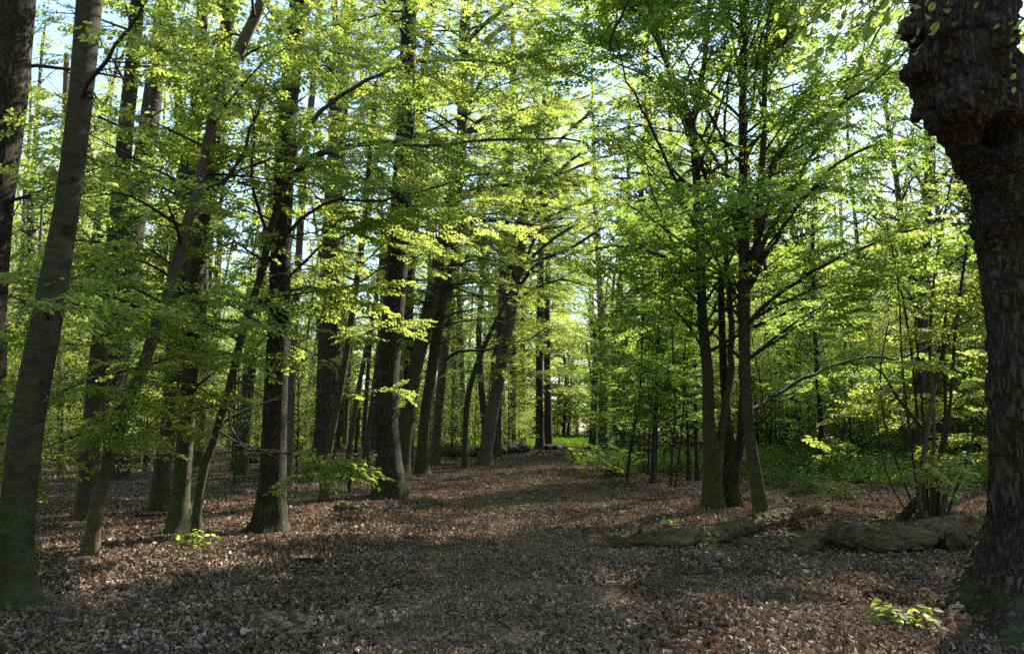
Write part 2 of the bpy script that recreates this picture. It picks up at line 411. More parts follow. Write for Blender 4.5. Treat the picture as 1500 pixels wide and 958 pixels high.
def grow(wd, rng, p0, d0, L, r0, level, dens=1.0, droop=0.0, sscl=1.0, leaf_from=0.15):
    n = max(3, int(L / 0.35)); step = L / n
    p = Vector(p0); d = Vector(d0).normalized(); pts = [p.copy()]; rs = [r0]
    side = 1 if rng.random() < .5 else -1
    for i in range(n):
        t = (i + 1) / n
        d = d + Vector((rng.gauss(0, .10), rng.gauss(0, .10), rng.gauss(0, .07)))
        d.z += (-0.05 - d.z * 0.10) * (1 if droop == 0 else droop)
        d.normalize(); p = p + d * step
        pts.append(p.copy()); rs.append(max(0.0025, r0 * (1 - 0.85 * t)))
        if t > leaf_from and level > 0 and rng.random() < 0.85:
            an = R(rng.uniform(32, 58)) * side; side = -side
            hd = Vector((d.x * math.cos(an) - d.y * math.sin(an), d.x * math.sin(an) + d.y * math.cos(an), d.z * .5 + rng.gauss(0.02, .1)))
            grow(wd, rng, p, hd, max(0.5, L * rng.uniform(0.28, 0.5) * (1.15 - 0.6 * t)), rs[-1] * 0.6, level - 1, dens, droop, sscl, 0.1)
        if (level == 0 or t > 0.6) and t > leaf_from and rng.random() < dens:
            an = R(rng.uniform(15, 55)) * side
            if level == 0: side = -side
            for k_ in range(1 if rng.random() < 0.35 else 2): add_spray(wd, rng, p, Vector((d.x * math.cos(an) - d.y * math.sin(an) * (1 - 2 * k_), d.x * math.sin(an) * (1 - 2 * k_) + d.y * math.cos(an), d.z)), sscl)
    wd.tb.tube(pts, rs, 5 if r0 > 0.015 else (4 if r0 > 0.007 else 3), cap1=False)
    add_spray(wd, rng, p, d, sscl)

def follow(wd, rng, pts, rs, level, subL, dens=1.0, sscl=1.0, every=1, start=0.2):
    """side branches off a drawn limb"""
    n = len(pts); side = 1
    for i in range(1, n):
        t = i / (n - 1)
        if t < start or i % every: continue
        d = (pts[i] - pts[i - 1]).normalized(); an = R(rng.uniform(35, 65)) * side; side = -side
        hd = Vector((d.x * math.cos(an) - d.y * math.sin(an), d.x * math.sin(an) + d.y * math.cos(an), d.z * .3 + rng.gauss(0.03, .12)))
        grow(wd, rng, pts[i], hd, subL * rng.uniform(0.6, 1.2) * (1.1 - 0.5 * t), max(.004, rs[i] * 0.5), level, dens, 0, sscl, 0.05)
    add_spray(wd, rng, pts[-1], pts[-1] - pts[-2], sscl)

def trunk_shape(seed, flare, lobes, hs, rough):
    r = random.Random(seed); ph = [r.uniform(0, 6.28) for _ in range(6)]
    def f(i, ang):
        h = hs[i]
        fl = 1.25 * flare * math.exp(-h / 0.15) + flare * 0.2 * math.exp(-h / 0.5)
        lob = 0.5 + 0.5 * np.cos(lobes * ang + ph[0] + 0.4 * np.sin(ang + ph[1]))
        lob = 0.22 + 1.1 * lob ** 1.5 * (0.7 + 0.3 * np.cos(ang * 2 + ph[2]))
        w = rough * (np.sin(2 * ang + ph[3] + h * 0.7) * .5 + np.sin(3 * ang + ph[4] - h * 1.1) * .4 + np.sin(5 * ang + ph[5] + h * .4) * .25)
        return 1 + fl * lob + w
    return f

def build_tree(name, base_px, ptsw, label, cat='tree', group=None, mat='beech', Y=None, height=None, crown=None, limbs=(), seed=0,
               flare=0.45, lobes=5, sides=14, leafkind='leaf', lean=0.0, rough=0.04, rise=(.15, .7, 1.0)):
    """ptsw: [(px, py, width_px)...] from the base upwards; limbs: [(polyline px,py,Y offset), w0, w1, level, sublen, dens]"""
    rng = random.Random(seed * 7 + 3)
    base = G(*base_px) if Y is None else Vector((P(base_px[0], 627, Y).x, Y, 0))
    base.z = float(ground_z(base.x, base.y))
    Y0 = base.y
    pts = [base + Vector((0, 0, -0.12))]; rad = [px2m(ptsw[0][2], base) / 2]
    for k, q in enumerate(ptsw[1:], 1):
        yy = Y0 + lean * k
        p = P(q[0], q[1], yy); pts.append(p); rad.append(px2m(q[2], p) / 2)
    if height and pts[-1].z < height:
        d = (pts[-1] - pts[-2]).normalized(); p = pts[-1]; r = rad[-1]
        d = (d + Vector((0, 0, .4))).normalized()
        k = max(1, int((height - p.z) / 3)); st = (height - p.z) / k / max(.5, d.z)
        for i in range(k):
            d = (d + Vector((rng.gauss(0, .05), rng.gauss(0, .05), .1))).normalized()
            p = p + d * st; r *= 1 - 0.75 / (k - i + 1.5); pts.append(p); rad.append(r)
    tp, tr = catmull(pts, rad, 0.28)
    # denser rings in the root collar
    hs = [max(0, p.z - base.z) for p in tp]
    t0, r0 = [], []
    for z in np.linspace(-0.1, 0.7, 9):
        k = next((i for i, h in enumerate(hs) if h > z), 1); k = max(1, k)
        a, b = tp[k - 1], tp[k]; f = ((base.z + z) - a.z) / max(1e-4, (b.z - a.z)); t0.append(a.lerp(b, max(0, min(1, f)))); r0.append(tr[k - 1])
    keep = [i for i, h in enumerate(hs) if h > 0.85]
    tp = t0 + [tp[i] for i in keep]; tr = r0 + [tr[i] for i in keep]
    hs = [max(0, p.z - base.z) for p in tp]
    t = thing(name, base, label, cat, group)
    tb = TB(); tb.tube(tp, tr, sides, trunk_shape(seed, flare, lobes, hs, rough))
    mobj('trunk', tb.mesh('trunk', M[mat], base), t)
    wd = Wood()
    for L in limbs:
        pl, w0, w1, level, sub, dens = L[:6]
        lp = [P(q[0], q[1], Y0 + (q[2] if len(q) > 2 else 0)) for q in pl]
        rr = [px2m(w0 + (w1 - w0) * i / (len(lp) - 1), lp[i]) / 2 for i in range(len(lp))]
        lp, rr = catmull(lp, rr, 0.3)
        lp = [p + Vector((rng.gauss(0, .015), rng.gauss(0, .015), rng.gauss(0, .015))) if 0 < i else p for i, p in enumerate(lp)]
        lt = TB(); lt.tube(lp, rr, 7, cap1=False)
        mobj('limb', lt.mesh('limb', M['twig' if w0 < 9 else mat], base), t)
        if level >= 0: follow(wd, rng, lp, rr, level, sub, dens, 1.0, 2 if level > 0 else 1, L[6] if len(L) > 6 else 0.2)
    if crown:
        h0, h1, n, Lmax, dens = crown[:5]; n = int(n * CROWN_N); lv = crown[5] if len(crown) > 5 else 1; az = crown[6] if len(crown) > 6 else None; sscl = crown[7] if len(crown) > 7 else 1.0
        for k in range(n):
            h = h0 + (h1 - h0) * ((k + rng.random()) / n)
            i = min(range(len(tp)), key=lambda j: abs(hs[j] - h))
            a = (k * 2.4 + rng.gauss(0, .5)) if az is None else R(rng.gauss(az[0], az[1]))
            fr = (h - h0) / max(.1, (h1 - h0))
            L_ = Lmax * rng.uniform(0.65, 1.15) * (0.75 + 0.5 * fr if fr < .5 else 1.25 - fr * .55)
            d = Vector((math.cos(a), math.sin(a), rng.uniform(rise[0], rise[1])))
            grow(wd, rng, tp[i], d, L_, min(tr[i] * 0.4, 0.012 + L_ * 0.009), lv, dens, rise[2], sscl)
    if wd.tb.n: mobj('branches', wd.tb.mesh('branches', M['twig'], base), t, 'stuff')
    if wd.pts:
        scatter('crown', [p - base for p in wd.pts], wd.rot, wd.scl, wd.idx, GN[leafkind][0], t)
    STATS.append((name, len(wd.pts)))
    return t
STATS = []; CROWN_N = 1.3

# =================================================================== THE SETTING
def spaced(lo, hi, near, fine, ratio=1.12):
    a = list(np.arange(-near, near + 1e-6, fine)) if lo < 0 else []
    return a
xs = list(np.arange(-14, 14.01, 0.28)); s_ = 0.4
while xs[-1] < 320: xs.append(xs[-1] + s_); xs.insert(0, xs[0] - s_); s_ *= 1.13
ys = list(np.arange(-6, 40, 0.3)); s_ = 0.4
while ys[-1] < 420: ys.append(ys[-1] + s_); s_ *= 1.13
while ys[0] > -160: ys.insert(0, ys[0] - 8)
XX, YY = np.meshgrid(xs, ys); ZZ = ground_z(XX, YY)
V = np.stack([XX.ravel(), YY.ravel(), ZZ.ravel()], 1); nx, ny = len(xs), len(ys)
ii = np.arange(ny - 1)[:, None] * nx + np.arange(nx - 1)[None, :]
Fq = np.stack([ii, ii + 1, ii + nx + 1, ii + nx], -1).reshape(-1, 4)
mobj('ground', mesh_np('ground', V, Fq, M['ground']), None, 'structure')

PATH_PX = [(690, 1500), (715, 958), (745, 850), (768, 780), (790, 730), (806, 700), (818, 680), (822, 668), (824, 660)]
path_c = [G(*q) for q in PATH_PX]
path_s, _ = catmull(path_c, [1] * len(path_c), 0.4)
def path_dist(x, y):
    """distance from the path's middle line, which runs away along y"""
    cx = np.interp(y, [p.y for p in path_s], [p.x for p in path_s]); return np.abs(x - cx)
rng = random.Random(11)
pv, pf = [], []; wn = 9
for i, p in enumerate(path_s):
    hw = 1.25 + 0.15 * math.sin(i * .7) + rng.gauss(0, .05)
    for j in range(wn):
        x = p.x + (j / (wn - 1) * 2 - 1) * hw; y = p.y
        rut = -0.025 * math.exp(-((abs(x - p.x) - .7) / .22) ** 2)
        pv.append((x, y, float(ground_z(x, y)) + 0.03 + rut if 0 < j < wn - 1 else float(ground_z(x, y)) - 0.02))
for i in range(len(path_s) - 1):
    for j in range(wn - 1):
        a = i * wn + j; pf.append((a, a + 1, a + wn + 1, a + wn))
mobj('path', mesh_np('path', pv, pf, M['path']), None, 'structure')

# sunny clearing beyond the wood
mv, mf = [], []; mxs = np.linspace(-300, 300, 60); mys = np.linspace(70, 400, 40)
for j, y in enumerate(mys):
    for i, x in enumerate(mxs):
        mv.append((x, y + (3 * math.sin(x * .2) if j == 0 else 0), float(ground_z(x, y)) + 0.02))
for j in range(len(mys) - 1):
    for i in range(len(mxs) - 1):
        a = j * len(mxs) + i; mf.append((a, a + 1, a + len(mxs) + 1, a + len(mxs)))
mobj('meadow', mesh_np('meadow', mv, mf, M['meadow']), None, 'structure')

# ------------------------------------------------------------------ leaf litter
def litter_patch(rng, n, rad, L0, mats, thick=0.035, full=True):
    lb = LB()
    for k in range(n):
        r = rad * math.sqrt(rng.random()) * (1 if rng.random() < .9 else 1.15); a = rng.uniform(0, 6.283)
        o = Vector((r * math.cos(a), r * math.sin(a), rng.random() ** 1.5 * thick))
        y = rng.uniform(0, 6.283); tl = rng.gauss(0, .5)
        d = Vector((math.cos(y), math.sin(y), tl))
        nr = Vector((rng.gauss(0, .4), rng.gauss(0, .4), 1)).normalized()
        L_ = L0 * rng.choice((.5, .7, .85, 1, 1.1, 1.45)) * rng.uniform(.85, 1.15)
        val = min(1, max(0, rng.betavariate(1.6, 2.2)))
        if rng.random() < .06: val = rng.uniform(.85, 1)
        lb.blade(o, d, nr, L_, L_ * rng.uniform(.5, .75), val, rng.uniform(-.7, .9), full, rng.uniform(-.6, .6))
    return lb
LIT = bpy.data.collections.new('litter_patches'); LITP = bpy.data.collections.new('trodden_patches'); LITF = bpy.data.collections.new('far_patches')
for k in range(6):
    LIT.objects.link(bpy.data.objects.new('litter_source_%d' % k, litter_patch(rng, 500, 0.42, 0.041, None, .045).mesh('litter', [M['litter']])))
    LITP.objects.link(bpy.data.objects.new('trodden_source_%d' % k, litter_patch(rng, 380, 0.42, 0.026, None, 0.02).mesh('litter', [M['plitter']])))
for k in range(4):
    LITF.objects.link(bpy.data.objects.new('far_source_%d' % k, litter_patch(rng, 420, 1.0, 0.11, None, .05, False).mesh('litter', [M['litter']])))
def tilt_rot(x, y, yaw):
    e = 0.15
    nx_ = -(float(ground_z(x + e, y)) - float(ground_z(x - e, y))) / (2 * e); ny_ = -(float(ground_z(x, y + e)) - float(ground_z(x, y - e))) / (2 * e)
    nrm = Vector((nx_, ny_, 1)).normalized()
    q = Vector((0, 0, 1)).rotation_difference(nrm)
    return tuple((q.to_matrix() @ Matrix.Rotation(yaw, 3, 'Z')).to_euler())
def field(name, coll, spots, nvar, zoff, s0=.85, s1=1.15, kind='stuff', label=None, cat=None):
    pts = [(x, y, float(ground_z(x, y)) + zoff) for x, y in spots]
    rots = [tilt_rot(x, y, rng.uniform(0, 6.28)) for x, y in spots]
    o = scatter(name, pts, rots, [rng.uniform(s0, s1) for _ in pts], [rng.randrange(nvar) for _ in pts], scatter_group('scatter_' + name, coll), None, kind)
    return tag(o, label, cat)
def wedge(n, y0, y1, margin=1.5):
    out = []
    while len(out) < n:
        y = math.sqrt(rng.uniform(y0 * y0, y1 * y1)); hw = y * 0.69 + margin
        out.append((rng.uniform(-hw, hw), y))
    return out
lit, litp = [], []
for x, y in wedge(9000, 3.5, 42):
    pd = float(path_dist(x, y)); edge = 1.0 + .5 * math.sin(y * .8) + .3 * math.sin(y * 2.1 + x)
    # thin litter under the herb layer on the right
    if pd < edge + .35:
        if rng.random() < .12: lit.append((x, y))
        litp.append((x, y))
    else: lit.append((x, y))
field('fallen_leaves', LIT, lit, 6, 0.012, label='deep brown beech and oak leaf litter covering the forest floor', cat='leaf litter')
field('trodden_leaves', LITP, litp, 6, 0.032, label='small broken leaves trodden into the middle of the path', cat='leaf litter')
field('distant_fallen_leaves', LITF, [q for q in wedge(3200, 38, 90) if not (q[1] > 72)], 4, 0.02, label='brown leaf litter far back between the trunks', cat='leaf litter')

# =================================================================== HERO TREES
T = build_tree; CROWN_N = 0.75
# --- left edge
T('oak_tree', (-38, 800), [(-38, 800, 84), (-22, 620, 66), (-16, 450, 54), (-6, 300, 54), (8, 150, 66), (22, 0, 62), (34, -160, 56)],
  'dark furrowed oak trunk cut by the left edge of the photo', 'oak tree', mat='oak', seed=1, sides=18, height=15,
  crown=(4.5, 11, 12, 2.6, .8, 1))
T('beech_tree', (24, 893), [(24, 893, 56), (24, 820, 52), (26, 750, 53), (40, 620, 53), (72, 450, 48), (98, 300, 39), (117, 150, 38), (131, 0, 40), (146, -160, 38)],
  'large smooth grey beech nearest on the left with a mossy foot and a branch scar', 'beech tree', seed=2, flare=.75, lobes=4, sides=24, height=13,
  limbs=[([(75, 470), (60, 452, -.4), (20, 436, -.9), (-30, 430, -1.3)], 6, 2, 0, .6, 1, .1),
         ([(118, 150), (150, 90, -.5), (190, 40, -.9), (240, -30, -1.1)], 9, 3, 1, .9, .9, .25),
         ([(80, 440), (140, 452, .6), (190, 470, 1.0), (235, 500, 1.2)], 5, 2, 0, .7, 1, .1)],
  crown=(7.5, 12, 14, 2.6, .8, 1))
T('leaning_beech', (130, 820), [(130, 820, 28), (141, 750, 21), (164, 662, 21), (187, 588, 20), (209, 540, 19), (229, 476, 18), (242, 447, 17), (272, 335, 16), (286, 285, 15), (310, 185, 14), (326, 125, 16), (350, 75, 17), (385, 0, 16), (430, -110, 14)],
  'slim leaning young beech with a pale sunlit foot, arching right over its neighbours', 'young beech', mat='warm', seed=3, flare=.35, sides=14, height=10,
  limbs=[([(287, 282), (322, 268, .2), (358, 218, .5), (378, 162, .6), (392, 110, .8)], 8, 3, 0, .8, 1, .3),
         ([(190, 585), (150, 610, -.6), (110, 640, -1.1), (60, 655, -1.4)], 5, 2, 0, .75, .75, .1),
         ([(230, 470), (180, 440, -.7), (130, 425, -1.2), (90, 430, -1.6)], 6, 2, 0, .8, .8, .15),
         ([(209, 540), (170, 545, -.9), (120, 560, -1.5), (70, 590, -1.9)], 5, 2, 0, .7, .8, .2),
         ([(243, 445), (300, 440, -.5), (345, 452, -.9), (392, 480, -1.2)], 5, 2, 0, .7, .7, .2),
         ([(272, 335), (220, 300, -.6), (170, 285, -1.1), (120, 290, -1.4)], 6, 2, 0, .9, .8, .2)],
  crown=(2.2, 8, 26, 1.7, .85, 1))
T('beech_tree', (128, 765), [(128, 765, 34), (128, 720, 29), (131, 662, 28), (143, 530, 27), (154, 450, 26), (165, 380, 26), (175, 290, 26), (184, 190, 24), (194, 95, 22), (206, -40, 20)],
  'mid-sized upright beech standing just behind the slim leaning beech', 'beech tree', seed=4, height=15,
  crown=(2.4, 13, 26, 2.3, .8, 1))
T('oak_tree', (171, 706), [(171, 706, 46), (170, 640, 36), (166, 556, 35), (180, 430, 33), (191, 380, 33), (202, 290, 32), (216, 200, 30), (232, 80, 28), (244, -40, 26)],
  'dark oak farther back between the two left-hand beeches', 'oak tree', mat='oakf', seed=5, height=18, crown=(5, 15, 16, 3.0, .8, 1))
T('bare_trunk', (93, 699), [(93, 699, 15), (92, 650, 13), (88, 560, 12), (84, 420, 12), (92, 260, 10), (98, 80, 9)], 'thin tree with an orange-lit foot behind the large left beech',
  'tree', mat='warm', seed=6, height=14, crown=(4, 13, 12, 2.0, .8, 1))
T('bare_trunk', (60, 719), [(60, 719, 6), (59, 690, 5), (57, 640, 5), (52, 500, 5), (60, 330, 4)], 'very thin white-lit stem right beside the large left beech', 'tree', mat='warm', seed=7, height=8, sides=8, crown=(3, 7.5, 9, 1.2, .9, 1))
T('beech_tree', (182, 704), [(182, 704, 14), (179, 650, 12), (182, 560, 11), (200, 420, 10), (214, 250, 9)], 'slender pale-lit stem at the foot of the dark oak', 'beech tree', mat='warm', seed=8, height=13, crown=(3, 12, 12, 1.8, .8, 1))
T('beech_tree', (232, 751), [(232, 751, 32), (236, 700, 26), (249, 609, 25), (256, 503, 24), (268, 390, 22), (278, 270, 21), (290, 130, 19), (300, -30, 17)],
  'mossy beech in the shade, left of the pair standing close together', 'beech tree', seed=9, height=15, crown=(2.6, 13, 24, 2.3, .8, 1))
T('beech_tree', (262, 786), [(262, 786, 38), (264, 740, 27), (270, 662, 25), (281, 503, 25), (286, 415, 25), (296, 310, 25), (310, 215, 23), (321, 115, 22), (338, 0, 19), (352, -120, 17)],
  'straight beech with two flared root feet, the thicker of the close pair', 'beech tree', seed=10, flare=.6, lobes=3, sides=18, height=14,
  limbs=[([(284, 440), (240, 400, -.8), (190, 380, -1.5), (130, 388, -2.0)], 6, 2, 0, .9, .9, .2),
         ([(300, 290), (350, 250, -.6), (400, 235, -1.1), (450, 240, -1.5)], 6, 2, 0, .9, .9, .2),
         ([(276, 580), (240, 600, -.9), (205, 640, -1.4)], 4, 2, 0, .6, .9, .2)],
  crown=(1.9, 11, 30, 2.0, .8, 1))
T('crooked_beech', (290, 796), [(290, 796, 18), (288, 765, 14), (293, 715, 13), (300, 680, 14), (313, 646, 13), (329, 593, 13), (345, 530, 12), (360, 470, 12), (380, 410, 11), (400, 325, 11), (421, 262, 10)],
  'thin crooked beech stem forking into long dark arching branches', 'young beech', seed=11, flare=.3, sides=12,
  limbs=[([(421, 262), (450, 238, -.2), (540, 209, -.2), (620, 214, .1), (740, 203, .5), (850, 207, 1.0)], 9, 3, 1, .9, .8, .15),
         ([(421, 262), (436, 215, .2), (470, 165, .4), (520, 128, .7), (590, 96, 1.2), (650, 88, 1.6), (740, 92, 2.2)], 9, 3, 1, 1.0, .8, .2),
         ([(380, 410), (420, 345, -.3), (470, 298, -.5), (560, 294, -.5), (640, 272, -.2), (720, 250, .2)], 7, 2, 1, .8, .8, .15),
         ([(360, 470), (400, 425, .3), (470, 365, .7), (540, 330, 1.2), (600, 310, 1.6)], 6, 2, 1, .8, .8, .2),
         ([(366, 455), (430, 424, -.2), (510, 422, .2), (550, 398, .6), (620, 372, 1.0)], 5, 2, 1, .7, .8, .2),
         ([(392, 345), (370, 270, -.3), (372, 200, -.6), (365, 130, -.9)], 6, 2, 0, .8, .9, .2),
         ([(329, 593), (350, 650, -1.2), (400, 662, -1.7), (470, 668, -2.1)], 4, 1.5, 0, .55, 1, .15),
         ([(318, 630), (360, 655, -.9), (420, 664, -1.3), (480, 672, -1.6), (505, 680, -1.8)], 4, 1.5, 0, .45, 1, .1),
         ([(330, 590), (290, 600, -.7), (240, 620, -1.2), (190, 640, -1.6)], 4, 1.5, 0, .6, .9, .15)],
  crown=(1.3, 6.0, 18, 1.6, .9, 1))
T('oak_tree', (391, 783), [(391, 783, 52), (397, 740, 43), (400, 690, 39), (403, 609, 36), (406, 530, 34), (409, 450, 32), (414, 300, 30), (423, 150, 28), (438, 0, 27), (452, -160, 25)],
  'straight dark oak with a green mossy base beside the crooked thin beech', 'oak tree', mat='oak', seed=12, flare=.4, lobes=6, sides=22, height=18, crown=(5.5, 13, 14, 2.8, .8, 1))
T('beech_tree', (424, 715), [(424, 715, 13), (426, 600, 11), (430, 500, 11), (435, 420, 11), (445, 250, 11), (456, 150, 10), (470, 0, 9)],
  'pale slim beech showing along the right side of the mossy-based oak', 'beech tree', mat='warm', seed=13, height=14, crown=(3, 12, 16, 1.9, .8, 1))
T('oak_tree', (471, 701), [(471, 701, 44), (473, 665, 33), (476, 620, 29), (479, 520, 27), (484, 425, 26), (489, 300, 25), (498, 170, 22), (508, 25, 20), (520, -120, 18)],
  'dark oak with a wide cone-shaped foot, second oak back from the path', 'oak tree', mat='oakf', seed=14, flare=.7, lobes=5, sides=18, height=22,
  limbs=[([(494, 210), (482, 120, .4), (492, 50, .8), (488, -50, 1.1)], 14, 8, 0, 1.0, .9, .4)], crown=(4, 15, 20, 2.8, .8, 1))
T('beech_tree', (473, 739), [(473, 739, 15), (478, 683, 12), (488, 625, 11), (500, 560, 11), (510, 503, 10), (520, 430, 10), (531, 350, 9), (541, 240, 8), (552, 120, 7)],
  'thin mossy beech curving right in front of the cone-footed oak', 'young beech', seed=15, sides=12, height=9, flare=.25, crown=(2, 8.5, 16, 1.8, .8, 1))
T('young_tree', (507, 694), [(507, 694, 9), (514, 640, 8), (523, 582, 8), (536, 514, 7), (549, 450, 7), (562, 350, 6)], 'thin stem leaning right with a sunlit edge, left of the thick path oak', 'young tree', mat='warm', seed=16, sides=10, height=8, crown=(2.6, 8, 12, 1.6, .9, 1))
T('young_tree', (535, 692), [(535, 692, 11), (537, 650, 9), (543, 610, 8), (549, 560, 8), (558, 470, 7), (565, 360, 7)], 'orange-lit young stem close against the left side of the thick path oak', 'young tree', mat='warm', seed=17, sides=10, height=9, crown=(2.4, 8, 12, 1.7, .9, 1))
T('dead_sapling', (509, 724), [(509, 724, 6), (514, 695, 5), (521, 662, 5), (523, 625, 4), (528, 596, 3)], 'dark leafless sapling stick leaning in front of the thin stems', 'dead sapling', mat='dark', seed=18, sides=8, flare=.2)
CROWN_N = 1.25
T('oak_tree', (571, 733), [(571, 733, 54), (570, 690, 41), (567, 640, 36), (566, 583, 34), (572, 500, 33), (579, 425, 32), (589, 275, 30), (595, 175, 26), (598, 60, 23), (602, -80, 20)],
  'thick dark oak with a mossy base, nearest the left side of the path', 'oak tree', mat='oak', seed=19, flare=.4, lobes=6, sides=24, height=20,
  limbs=[([(592, 250), (640, 205, .8), (700, 190, 1.6), (770, 160, 2.4)], 8, 3, 1, 1.2, .8, .3)], crown=(5.5, 18, 30, 3.8, .85, 1))
T('oak_tree', (598, 690), [(598, 690, 18), (598, 560, 15), (599, 425, 14), (605, 350, 13), (612, 200, 12)], 'slim reddish trunk close behind the thick path oak', 'oak tree', mat='oakf', seed=20, height=21, crown=(5, 16, 14, 2.4, .8, 1))
T('beech_tree', (588, 700), [(588, 700, 26), (590, 670, 23), (597, 610, 22), (606, 555, 22), (613, 519, 22), (627, 460, 21), (645, 375, 21), (660, 310, 20), (672, 230, 17), (678, 170, 15), (680, 100, 13)],
  'smooth beech leaning right out from behind the thick path oak', 'beech tree', seed=21, height=20,
  limbs=[([(662, 300), (720, 275, -.4), (800, 262, -.2), (880, 232, .3), (940, 220, .8)], 7, 2, 1, 1.2, .8, .15),
         ([(672, 225), (700, 180, .5), (765, 160, .9), (830, 150, 1.4), (900, 128, 1.8)], 8, 2, 1, 1.2, .8, .2),
         ([(655, 335), (720, 322, .2), (780, 328, .6), (850, 300, 1), (930, 300, 1.6)], 6, 2, 1, 1.2, .8, .2),
         ([(683, 60), (730, 20, -.6), (800, -20, -1.0), (880, -40, -1.5), (960, -40, -2)], 8, 2, 1, 1.5, .9, .1),
         ([(682, 90), (740, 40, .8), (820, 30, 1.4), (900, 20, 2.0), (990, 10, 2.4)], 8, 2, 1, 1.5, .9, .1),
         ([(678, 160), (715, 110, -.5), (770, 80, -.9), (850, 70, -1.2), (930, 40, -1.4)], 7, 2, 1, 1.3, .8, .15)],
  crown=(4, 18, 56, 4.6, .9, 1))
T('beech_tree', (617, 698), [(617, 698, 23), (619, 665, 17), (623, 609, 16), (636, 519, 16), (648, 440, 15), (658, 390, 15), (668, 320, 14), (674, 220, 12)],
  'beech with a flared foot, first of the clear trunks right of the thick path oak', 'beech tree', seed=22, height=20,
  limbs=[([(652, 533 - 5), (672, 515, -.4), (700, 514, -1.0), (740, 508, -1.6), (775, 496, -2.2), (800, 480, -2.6)], 5, 2, 0, .7, .35, .5)], crown=(4, 15, 20, 2.6, .85, 1))
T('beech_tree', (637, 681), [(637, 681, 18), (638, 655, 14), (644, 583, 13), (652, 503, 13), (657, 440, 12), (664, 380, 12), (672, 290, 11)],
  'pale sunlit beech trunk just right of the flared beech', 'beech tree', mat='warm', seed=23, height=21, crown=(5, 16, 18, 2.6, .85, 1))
T('young_beech', (681, 690), [(681, 690, 11), (681, 665, 8), (683, 609, 8), (687, 575, 8), (695, 545, 8), (706, 515, 7), (718, 488, 7), (735, 455, 6), (765, 396, 6), (800, 358, 5), (850, 325, 4)],
  'thin snaking beech stem bending right between the pale trunks', 'young beech', seed=24, flare=.2, sides=10,
  limbs=[([(765, 396), (790, 340, .5), (830, 330, .9), (900, 300, 1.4), (950, 310, 1.8)], 5, 2, 1, 1.1, .8, .2)], crown=(3.5, 6.5, 10, 1.6, .8, 1))
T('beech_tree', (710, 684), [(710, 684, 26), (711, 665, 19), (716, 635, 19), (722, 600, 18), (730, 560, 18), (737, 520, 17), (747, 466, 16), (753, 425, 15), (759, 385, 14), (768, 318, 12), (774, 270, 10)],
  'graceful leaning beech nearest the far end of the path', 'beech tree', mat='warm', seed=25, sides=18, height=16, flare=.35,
  limbs=[([(752, 430), (790, 385, -.5), (840, 362, -1.0), (900, 330, -1.4), (980, 345, -1.6), (1060, 395, -1.8)], 6, 2, 1, 1.5, .8, .2),
         ([(762, 360), (800, 320, .3), (850, 300, .8), (930, 290, 1.2), (1000, 300, 1.5)], 6, 2, 1, 1.5, .8, .2),
         ([(768, 318), (800, 270, -.8), (850, 225, -1.6), (910, 190, -2.4), (980, 180, -3.0)], 7, 2, 1, 1.9, .9, .15),
         ([(771, 290), (810, 220, .6), (860, 170, 1.2), (920, 140, 1.8), (990, 130, 2.4)], 7, 2, 1, 1.9, .9, .15),
         ([(764, 345), (810, 290, .4), (870, 265, .8), (940, 262, 1.2), (1000, 275, 1.6)], 6, 2, 1, 1.8, .9, .15),
         ([(745, 470), (770, 430, .2), (820, 410, .5), (860, 420, .9)], 5, 2, 1, 1.2, .5, .2),
         ([(757, 400), (720, 360, -.6), (690, 345, -1), (650, 345, -1.4)], 5, 2, 1, 1.2, .8, .2)],
  crown=(6, 15, 34, 3.8, .85, 1))
T('beech_tree', (728, 672), [(728, 672, 15), (729, 600, 12), (734, 480, 12), (738, 380, 11), (746, 240, 11), (752, 100, 10)], 'tall straight grey beech rising behind the graceful leaning beech', 'beech tree', seed=33, height=24, sides=12, crown=(8, 23, 44, 4.6, .9, 1))
T('beech_tree', (711, 668), [(711, 668, 11), (719, 583, 9), (729, 492, 9), (737, 426, 8), (755, 346, 7)], 'slim grey trunk behind the graceful leaning beech', 'beech tree', seed=26, height=19, sides=10, crown=(4, 14, 16, 2.4, .85, 1))
T('oak_tree', (791, 662), [(791, 662, 17), (791, 640, 12), (790, 560, 11), (791, 480, 11), (792, 400, 10), (794, 280, 9)], 'dark ivy-hung oak at the far left end of the path', 'oak tree', mat='oakf', seed=27, height=33, sides=12, crown=(4, 31, 50, 4.2, .9, 1, None, 1.4))
T('oak_tree', (803, 657), [(803, 657, 13), (802, 560, 10), (801, 470, 9), (803, 380, 8)], 'dark trunk close to the right of the ivy-hung oak', 'oak tree', mat='oakf', seed=28, height=33, sides=12, crown=(6, 31, 36, 4.2, .9, 1, None, 1.4))
T('oak_tree', (767, 655), [(767, 655, 9), (767, 600, 7), (766, 520, 7), (766, 430, 6)], 'narrow dark trunk behind the fallen log by the path', 'oak tree', mat='oakf', seed=29, height=34, sides=10, crown=(6, 32, 34, 4.0, .9, 1, None, 1.5))

